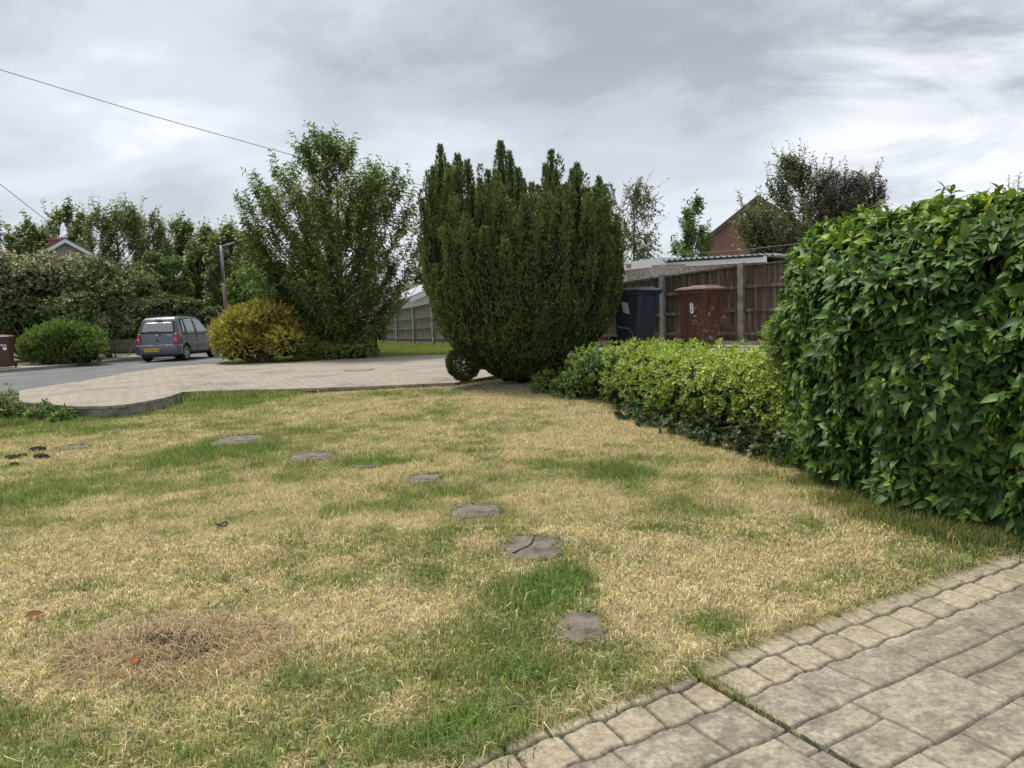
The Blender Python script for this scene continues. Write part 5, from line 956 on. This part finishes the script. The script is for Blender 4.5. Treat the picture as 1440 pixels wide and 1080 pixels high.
def gable_house(name, label, apex, halfw, slope, length, wall, verge, chim=None, ang=0, cat='house', base=.2, zwall=0):
    """ridge runs away from the camera; apex is the near end of the ridge"""
    a = Vector(apex); t = empty(name, (a.x, a.y, base), label, cat, rz=ang); h_ = a.z-base; e_ = h_-halfw*slope
    wm = MB(); wm.add([(-halfw, 0, 0), (halfw, 0, 0), (halfw, 0, e_), (0, 0, h_), (-halfw, 0, e_), (-halfw, length, 0), (halfw, length, 0), (halfw, length, e_), (0, length, h_), (-halfw, length, e_)],
                     [(0, 1, 2, 3, 4), (9, 8, 7, 6, 5), (0, 4, 9, 5), (1, 6, 7, 2), (0, 5, 6, 1)]); wm.build('wall', M[wall], t)
    ov = .25; rf = MB()
    for s in (-1, 1):
        x1 = s*(halfw+ov); z1 = e_-ov*slope; T = .09
        rf.hexa([(0, -ov, h_+.01), (x1, -ov, z1+.01), (x1, length+ov, z1+.01), (0, length+ov, h_+.01), (0, -ov, h_+T+.01), (x1, -ov, z1+T+.01), (x1, length+ov, z1+T+.01), (0, length+ov, h_+T+.01)])
    r_ = rf.build('roof', M['tile'], t); vb = MB()
    for s in (-1, 1):
        x1 = s*(halfw+ov); z1 = e_-ov*slope
        vb.hexa([(0, -ov-.03, h_-.2), (x1, -ov-.03, z1-.2), (x1, -ov-.004, z1-.2), (0, -ov-.004, h_-.2), (0, -ov-.03, h_+.02), (x1, -ov-.03, z1+.02), (x1, -ov-.004, z1+.02), (0, -ov-.004, h_+.02)])
    vb.build('verge_board', M[verge], t)
    if chim:
        cm = MB(); cx_, cy_, w_, hh = chim; cm.box((cx_, cy_, h_-.5+hh/2), (w_, .6, hh+1)); cm.box((cx_, cy_, h_-.5+hh+.55), (w_+.12, .72, .1)); c_ = cm.build('chimney', M['brick'], r_); pm = MB(); pm.tube([(cx_, cy_, h_+hh+.05), (cx_, cy_, h_+hh+.3)], .1, 10); pm.build('chimney_pot', M['brick'], r_)
    return t
ap = AT(92, 337, 44); gable_house('gabled_house', 'grey gabled house with white verge boards and red brick chimney behind the hawthorn', ap, 3.4, .62, 9, 'dash', 'white', (-.62, 1.6, .75, .10), R(27))
ap = AT(1066, 277, 46); gable_house('brick_house', 'red brick house with a steep gable seen over the garage roof', ap, 3.55, .74, 9, 'brick', 'tile', None, R(-21), base=.5)
def left_garage():
    ap = AT(627, 397, 38); t = gable_house('white_garage', 'cream gabled garage with a grey sheet roof behind the weathered fence', ap, 1.75, .40, 5, 'white_cladding', 'white', None, R(22), cat='garage'); 
    for ch in t.children:
        if ch.name.startswith('roof'): ch.data.materials[0] = M['roof_sheet']
    h_ = ap[2]-.2; mb = MB(); mb.box((.1, -.03, (h_-.75)/2), (1.9, .04, h_-.75)); mb.build('door', M['metal'], t)
left_garage()
a = AT(560, 418, 55); gable_house('tiled_house', 'low tiled roof just visible behind the cream garage', (a[0]+2.2, a[1], AT(575, 402, 55)[2]), 5.0, .5, 8, 'dash', 'tile', None, R(60))

# ================================================================== BINS
def wheelie_bin(label, loc, rz, body_m, lid_m, h_=1.0, group=None):
    t = empty('wheelie_bin', loc, label, 'wheelie bin', group, rz); W_, D_ = .58, .70
    def ring(wx, dy, z, r_=.05, n=4, cy=0.0):
        out = []
        for cx_, cyy, a0 in ((wx/2-r_, dy/2-r_, 0), (-wx/2+r_, dy/2-r_, 90), (-wx/2+r_, -dy/2+r_, 180), (wx/2-r_, -dy/2+r_, 270)):
            for k in range(n+1): a = R(a0+90*k/n); out.append((cx_+r_*math.cos(a), cy+cyy+r_*math.sin(a), z))
        return out
    def loft(rs):
        mb = MB(); n = len(rs[0]); v = [p for r_ in rs for p in r_]; f = [(i*n+j, i*n+(j+1) % n, (i+1)*n+(j+1) % n, (i+1)*n+j) for i in range(len(rs)-1) for j in range(n)]
        f += [tuple(range(n))[::-1], tuple((len(rs)-1)*n+j for j in range(n))]; return mb.add(v, f)
    # front is -y; the front face leans out towards the top
    loft([ring(.44, .46, .03, cy=.06), ring(.45, .49, .10, cy=.05), ring(.50, .58, .5, cy=.02), ring(.55, .66, .93, cy=0), ring(.555, .665, .935), ring(.60, .72, .937), ring(.605, .725, .985), ring(.57, .69, .99)]).build('body', body_m, t)
    ld = loft([ring(.62, .76, .992, .07, cy=-.01), ring(.63, .77, 1.015, .07, cy=-.01), ring(.60, .72, 1.035, .08, cy=-.005), ring(.50, .58, 1.055, .1), ring(.30, .36, 1.062, .1)]).build('lid', lid_m, t)
    hb = MB(); hb.box((0, .40, 1.005), (.50, .06, .035)); hb.build('handle', lid_m, t, bevel=.008)
    for c_, z_ in (((-.2, .37, 1.0), (.04, .1, .05)), ((.2, .37, 1.0), (.04, .1, .05))): MB().box(c_, z_).build('hinge', lid_m, t, bevel=.006)
    MB().box((0, -.405, 1.0), (.22, .05, .02)).build('lid_grip', lid_m, ld, bevel=.006); MB().box((0, -.1, 1.066), (.42, .36, .018), top=(.9, .85)).build('lid_ridge', lid_m, ld, bevel=.006)
    for x_ in (-.14, .14): MB().beam((x_*.85, -.178, .12), (x_, -.347, .90), .012, .012).build('rib', body_m, t)
    for y_ in (-.1, .12): MB().beam((-.228, y_*.8+.05, .12), (-.279, y_, .90), .012, .012).build('rib', body_m, t)
    for s in (-1, 1):
        wh = MB(); wh.disc((s*.255, .33, .10), (1, 0, 0), .10, .045, 20); wt = wh.build('wheel', M['rubber'], t, bevel=.006); hb2 = MB(); hb2.disc((s*.282, .33, .10), (1, 0, 0), .05, .012, 14); hb2.build('hub', M['dark'], wt)
    ax = MB(); ax.tube([(-.25, .33, .10), (.25, .33, .10)], .012, 8); ax.build('axle', M['metal'], t)
    return t
def bin_at(px, py, Y, face): q = AT(px, py, Y); return (float(q[0]), float(q[1]), float(q[2]))
db = bin_at(896, 488, 13.3, 0); DZ = drive_z(db[0], db[1])
bb = bin_at(986, 492, 12.2, 0)
t1 = wheelie_bin('navy blue wheelie bin with a white sticker next to the yew', (db[0], db[1], db[2]), R(38), M['bin_navy'], M['bin_navy'], group='wheelie bins by the fence')
t2 = wheelie_bin('brown wheelie bin numbered 8 with a faded lid in front of the fence', (bb[0], bb[1], bb[2]), R(36), M['bin_brown'], M['bin_lid'], group='wheelie bins by the fence'); t2.scale = (.88, .88, .99)
# white sticker on the navy bin's left side and the 8 on the brown bin
def on_side(t, mb_fn, name, mt_, face='-x', z=.6, y=0):
    pass
s = MB(); xs_ = lambda z: -(.25+.045*(z-.5)/.43)-.003
s.hexa([(xs_(.60)-.002, -.08, .60), (xs_(.60)-.002, .07, .63), (xs_(.60)+.001, .07, .63), (xs_(.60)+.001, -.08, .60), (xs_(.82)-.002, -.05, .80), (xs_(.82)-.002, .10, .83), (xs_(.82)+.001, .10, .83), (xs_(.82)+.001, -.05, .80)]); s.build('sticker', M['sticker'], t1)
tx = bpy.data.curves.new('number', 'FONT'); tx.body = '8'; tx.size = .24; tx.extrude = .002; tx.offset = .006; tx.align_x = 'CENTER'; to = bpy.data.objects.new('number_tmp', tx); COL.objects.link(to)
dg = bpy.context.evaluated_depsgraph_get(); me = bpy.data.meshes.new_from_object(to.evaluated_get(dg)); bpy.data.objects.remove(to); me.materials.clear(); me.materials.append(M['sticker'])
no = bpy.data.objects.new('number', me); COL.objects.link(no); no.parent = t2; tilt = math.atan((.045)/.43)
no.matrix_local = Matrix.Translation((xs_(.66)-.003, -.02, .62)) @ Matrix(((0, math.sin(tilt)*-1, -1, 0), (-1, 0, 0, 0), (0, 1, -math.sin(tilt), 0), (0, 0, 0, 1))) @ Matrix.Diagonal((.75, 1, 1, 1))
q = AT(6, 521, 24.0); t3 = wheelie_bin('brown wheelie bin with white labels on the pavement at the far left', (float(q[0]), 24.0, .24), R(20), M['bin_brown'], M['bin_lid'])
s = MB(); s.box((.12, -.305, .78), (.16, .004, .11)); s.box((.15, -.298, .64), (.10, .004, .11)); s.build('label_sheet', M['sticker'], t3)
o = MB().tube([AT(868, 459, 13.0), AT(874, 461, 13.0), AT(884, 462, 13.0), AT(890, 470, 13.0), AT(888, 486, 13.0)], .007, 6).build('bent_wire', M['kerb'], None, smooth=True); props(o, 'thin bent wire looping beside the navy bin', 'wire')

# ================================================================== CABLES AND LAMP POST
def cable(name, label, pts, r_):
    P_ = [AT(px, py, Y) for px, py, Y in pts]; out = []
    for a, b in zip(P_, P_[1:]):
        for k in range(8): u = k/8; out.append(tuple(a*(1-u)+b*u))
    out.append(tuple(P_[-1])); o = MB().tube(out, r_, 5).build(name, M['wire'], None, smooth=True); props(o, label, 'cable', 'overhead cables')
cable('overhead_cable', 'long overhead cable sagging across the sky from upper left behind the street tree', [(-150, 50, 24), (0, 98, 26), (200, 159, 29), (400, 215, 32), (500, 239, 34), (600, 262, 36), (720, 285, 38)], .014)
cable('overhead_cable', 'short overhead cable at the far left above the tree line', [(-60, 215, 28), (0, 259, 31), (50, 298, 34), (75, 318, 36)], .014)
cable('overhead_cable', 'thin pale cable running over the corrugated garage roof', [(955, 358, 15), (1040, 352, 13.5), (1120, 343, 12.5), (1200, 335, 11)], .006)
def lamp():
    q = AT(321, 433, 38); tp = AT(311, 345, 38); t = empty('lamp_post', (float(tp[0]), 38, .2), 'leaning wooden lamp post with a short metal arm behind the golden bush', 'lamp post'); h_ = float(tp[2])-.2
    MB().tube([(0, 0, 0), (0, 0, h_-1.4)], [.10, .08], 10).build('pole', M['pole'], t, smooth=True); MB().tube([(0, -.02, h_-1.9), (0, -.02, h_)], .075, 10).build('sleeve', M['metal'], t, smooth=True)
    MB().tube([(0, 0, h_-.05), (.3, -.05, h_), (.8, -.1, h_+.12)], .04, 8).build('arm', M['metal'], t, smooth=True)
    lh = MB(); lh.box((1.0, -.1, h_+.14), (.5, .22, .10), top=(.8, .6)); lh.build('lantern', M['dark'], t, bevel=.02)
lamp()

# ================================================================== CAR
def car():
    q = AT(226, 508, 26.7); t = empty('parked_car', (float(q[0])+.0, 26.5, .14), 'grey five door mini people carrier parked facing away on the far side of the road', 'car', rz=R(-90-1.0))
    t.rotation_euler = (0, 0, R(90-2.0))
    # local: x forward, y left, z up
    ZL = [.20, .26, .38, .52, .60, .74, .90, .98, 1.12, 1.28, 1.44, 1.50, 1.55, 1.60, 1.625, 1.635]; YW = [.66, .74, .785, .80, .80, .795, .785, .775, .75, .715, .672, .655, .63, .60, .40, .0]
    XT = np.array([0, .012, .04, .10, .2, .35, .6, .9, 1.2, 1.5, 1.8, 2.1, 2.4, 2.6, 2.75, 2.9, 3.05, 3.2, 3.32, 3.40, 3.44])
    rear = lambda z: np.interp(z, [0.2, .3, .58, .62, .95, 1.5, 1.6, 1.64], [.06, .0, .0, .055, .09, .25, .32, .42])
    roof = lambda x: np.interp(x, [0, .3, .6, 1.2, 1.8, 2.05, 2.35, 2.75, 2.9, 3.2, 3.44], [1.60, 1.63, 1.645, 1.65, 1.63, 1.58, 1.38, 1.03, .97, .90, .74])
    wid = lambda x: np.interp(x, [0, .012, .04, .10, .25, 3.0, 3.25, 3.4, 3.44], [.86, .905, .95, .98, 1, 1, .95, .85, .72])
    def pt(x, z, s):
        rf = float(roof(x)); zz_ = z if z <= .98 else .98+(z-.98)*(rf-.98)/(1.635-.98)
        if rf < .98 and z > .9: zz_ = .9+(z-.9)*(rf-.9)/(1.635-.9)
        if rf < .9: zz_ = min(zz_, rf*(.6+.4*min(z/1.6, 1)))
        y = float(np.interp(z, ZL, YW))*float(wid(x)); xx = x+float(rear(z))*(1-min(x/1.2, 1)); return (xx, s*y, zz_)
    rows = []
    for x in XT: rows.append([pt(x, z, 1) for z in ZL]+[pt(x, z, -1) for z in ZL[-2::-1]])
    n = len(rows[0]); v = [p for r_ in rows for p in r_]; f = [(i*n+j, i*n+(j+1) % n, (i+1)*n+(j+1) % n, (i+1)*n+j) for i in range(len(rows)-1) for j in range(n)]
    m = len(ZL)
    def capf(i, rev):
        k = i*n; out = [(k+j, k+j+1, k+n-2-j, k+n-1-j) for j in range(m-2)]+[(k+m-2, k+m-1, k+m)]; return [tuple(reversed(q)) for q in out] if rev else out
    f += capf(0, False)+capf(len(rows)-1, True)
    mb = MB(); mb.add(v, f); body = mb.build('body', M['paint'], t, smooth=True)
    cut = MB()
    for x in (.62, 2.86):
        for s in (-1, 1): cut.disc((x, s*.76, .31), (0, 1, 0), .345, .36, 28)
    co = cut.build('cutter', M['dark'], t); bo = body.modifiers.new('arches', 'BOOLEAN'); bo.object = co; bo.operation = 'DIFFERENCE'; bo.solver = 'EXACT'
    bpy.context.view_layer.update(); dg = bpy.context.evaluated_depsgraph_get(); me = bpy.data.meshes.new_from_object(body.evaluated_get(dg)); body.modifiers.clear(); body.data = me; bpy.data.objects.remove(co)
    try: me.set_sharp_from_angle(angle=R(35))
    except Exception: pass
    def side_patch(name, pts, mt, s, off=.006, res=8, parent=t):
        """pts: 4 corners (x,z) in order bl, br, tr, tl, laid on the body side"""
        (x0, z0), (x1, z1), (x2, z2), (x3, z3) = pts; g = np.zeros((res, res, 3))
        for i in range(res):
            for j in range(res):
                u, w_ = i/(res-1), j/(res-1); x = (x0*(1-u)+x1*u)*(1-w_)+(x3*(1-u)+x2*u)*w_; z = (z0*(1-u)+z1*u)*(1-w_)+(z3*(1-u)+z2*u)*w_
                p = pt(x-float(rear(z))*(1-min(x/1.2, 1)) if x < 1.2 else x, z, s); g[i, j] = (p[0], p[1]+s*off, p[2])
        return MB().grid(g).build(name, mt, parent, smooth=True, solid=.006)
    for s in (-1, 1):
        side_patch('side_window', [(.42, 1.0), (.62, 1.0), (.60, 1.50), (.50, 1.46)], M['glass'], s, .008)
        side_patch('side_window', [(.74, .98), (1.42, .98), (1.36, 1.52), (.70, 1.50)], M['glass'], s, .008)
        side_patch('side_window', [(1.52, .98), (2.44, .98), (2.02, 1.50), (1.46, 1.52)], M['glass'], s, .008)
        side_patch('window_frame', [(.37, .955), (2.52, .955), (2.06, 1.56), (.42, 1.55)], M['dark'], s, .002, 14)
        side_patch('door_strip', [(.95, .60), (2.45, .60), (2.45, .645), (.95, .645)], M['metal'], s, .014, 8)
        for x0 in (.70, 1.475): 
            g = side_patch('door_gap', [(x0, .30), (x0+.012, .30), (x0+.012, .97), (x0, .97)], M['dark'], s, .003, 8)
        h1 = MB(); 
        for x0 in (.84, 1.58): p = pt(x0, .88, s); h1.box((p[0]+.05, p[1]+s*.018, p[2]), (.15, .03, .03))
        h1.build('door_handle', M['metal'], t, bevel=.006)
        rr = MB(); rr.tube([(.45, s*.56, 1.62), (.55, s*.56, 1.665), (1.9, s*.56, 1.66), (2.0, s*.56, 1.60)], .016, 8); rr.build('roof_rail', M['dark'], t, smooth=True)
        side_patch('sill', [(1.0, .21), (2.5, .21), (2.5, .29), (1.0, .29)], M['dark'], s, .012, 8)
        mm = MB(); mm.box((2.36, s*.86, 1.03), (.10, .16, .13)); mm.build('wing_mirror', M['paint'], t, bevel=.03)
        hl = MB(); hl.box((3.36, s*.52, .72), (.12, .28, .16)); hl.build('headlight', M['chrome'], t, bevel=.03)
        for x in (.62, 2.86):
            tr_ = MB(); n2 = 32; prof_ = [(.26, -.085), (.285, -.09), (.295, -.07), (.30, 0), (.295, .07), (.285, .09), (.20, .085), (.19, .05), (.19, -.05), (.20, -.085)]
            pr_ = prof_; k2 = len(pr_)
            vv = [(x+r_*math.cos(2*math.pi*i/n2), s*.695+y_, .30+r_*math.sin(2*math.pi*i/n2)) for i in range(n2) for r_, y_ in pr_]; ff = [(i*k2+j, i*k2+(j+1) % k2, ((i+1) % n2)*k2+(j+1) % k2, ((i+1) % n2)*k2+j) for i in range(n2) for j in range(k2)]
            tr_.add(vv, ff); ty = tr_.build('wheel', M['rubber'], t, smooth=True)
            rm = MB(); rm.disc((x, s*.735, .30), (0, 1, 0), .19, .03, 28); rm.build('rim_disc', M['dark'], ty)
            sp_ = MB()
            for i in range(9):
                a = 2*math.pi*i/9; sp_.beam((x+.03*math.cos(a), s*.765, .30+.03*math.sin(a)), (x+.185*math.cos(a), s*.775, .30+.185*math.sin(a)), .03, .036)
            sp_.disc((x, s*.77, .30), (0, 1, 0), .045, .035, 16)
            nn_ = 28; vv = [(x+r_*math.cos(2*math.pi*i/nn_), s*y_, .30+r_*math.sin(2*math.pi*i/nn_)) for i in range(nn_) for r_, y_ in ((.205, .765), (.205, .785), (.18, .785), (.18, .765))]
            sp_.add(vv, [(i*4+j, i*4+(j+1) % 4, ((i+1) % nn_)*4+(j+1) % 4, ((i+1) % nn_)*4+j) for i in range(nn_) for j in range(4)]); sp_.build('rim', M['chrome'], ty)
    def rear_patch(name, pts, mt, off=.006, res=9, parent=t, solid=.006):
        (y0, z0), (y1, z1), (y2, z2), (y3, z3) = pts; g = np.zeros((res, res, 3))
        for i in range(res):
            for j in range(res):
                u, w_ = i/(res-1), j/(res-1); y = (y0*(1-u)+y1*u)*(1-w_)+(y3*(1-u)+y2*u)*w_; z = (z0*(1-u)+z1*u)*(1-w_)+(z3*(1-u)+z2*u)*w_
                yl = float(np.interp(z, ZL, YW)); ex = float(np.interp(abs(y)/yl, [0, .86, .905, .95, .98, 1], [0, 0, .012, .04, .10, .2])); zr = z if z <= .98 else .98+(z-.98)*(float(roof(ex))-.98)/(1.635-.98)
                g[i, j] = (float(rear(z))+ex-off, y, zr)
        return MB().grid(g).build(name, mt, parent, smooth=True, solid=solid)
    rear_patch('window_surround', [(-.64, 1.03), (.64, 1.03), (.575, 1.49), (-.575, 1.49)], M['dark'], .004)
    rear_patch('rear_window', [(-.60, 1.07), (.60, 1.07), (.53, 1.44), (-.53, 1.44)], M['glass'], .010, solid=.001)
    for y0 in (-1, 1):
        rear_patch('tailgate_gap', [(y0*.60, .60), (y0*.61, .60), (y0*.63, 1.0), (y0*.62, 1.0)], M['dark'], .003, 5)
        lz = rear_patch('tail_light', [(y0*.60, .62), (y0*.765, .62), (y0*.735, 1.02), (y0*.655, 1.02)], M['red_lens'], .018, 9, solid=.03)
        rear_patch('reverse_light', [(y0*.66, .79), (y0*.72, .79), (y0*.71, .84), (y0*.665, .84)], M['white'], .036, 4, parent=lz)
    rear_patch('tailgate_seam', [(-.60, .70), (.60, .70), (.60, .708), (-.60, .708)], M['dark'], .003, 6)
    # bumper: wraps the rear
    g = np.zeros((25, 6, 3))
    for i, sv in enumerate(np.linspace(-1, 1, 25)):
        for j, (z, off) in enumerate(((.25, .01), (.29, .045), (.42, .055), (.54, .055), (.60, .045), (.615, .0))):
            a = abs(sv); ang = max(0, (a-.62)/.38); 
            if a <= .62: x, y = 0, sv/.62*.64
            else: x = .20*max(0, ang-.35)/.65+.08*min(ang/.35, 1)**2; y = math.copysign(.64+.15*math.sin(min(ang/.4, 1)*math.pi/2), sv)
            g[i, j] = (x-off*(1 if a < .72 else .5), y+math.copysign(off*.6, sv)*(a > .6), z)
    MB().grid(g).build('rear_bumper', M['paint'], t, smooth=True, solid=.012)
    lw = MB(); lw.box((.08, 0, .22), (.12, 1.2, .10)); lw.build('bumper_valance', M['dark'], t)
    pl = MB(); pl.box((-.068, .17, .43), (.012, .56, .125)); p_ = pl.build('number_plate', M['plate'], t, bevel=.002)
    ch = MB()
    for i, y in enumerate((.39, .31, .23, .15, .03, -.05)):
        if i in (0, 3): ch.beam((-.077, y, .39), (-.077, y-.02, .47), .006, .012); ch.beam((-.077, y-.04, .39), (-.077, y-.02, .47), .006, .012)
        elif i in (1, 4): ch.box((-.077, y, .43), (.006, .012, .08)); ch.box((-.077, y-.02, .395), (.006, .04, .012)); ch.box((-.077, y-.02, .465), (.006, .04, .012))
        else: ch.box((-.077, y, .445), (.006, .012, .05)); ch.box((-.077, y-.02, .43), (.006, .04, .012)); ch.box((-.077, y-.035, .43), (.006, .012, .08))
    ch.build('plate_characters', M['dark'], p_)
    bd = MB(); bd.box((.055, 0, .95), (.012, .09, .05)); bd.build('badge', M['chrome'], t, bevel=.008); b2 = MB(); b2.box((.06, -.46, .955), (.008, .20, .022)); b2.build('model_strip', M['chrome'], t)
    lk = MB(); lk.disc((.045, 0, .77), (1, 0, 0), .035, .02, 14); lk.build('lock', M['dark'], t)
    wp = MB(); wp.tube([(.045, -.15, .97), (.10, -.02, 1.06), (.115, .02, 1.10)], .014, 6); wp.tube([(.10, -.02, 1.09), (.105, .38, 1.10)], .011, 6); wp.build('rear_wiper', M['dark'], t)
    br = MB(); br.box((.27, 0, 1.545), (.03, .24, .02)); br.build('high_brake_light', M['dark'], t)
car()
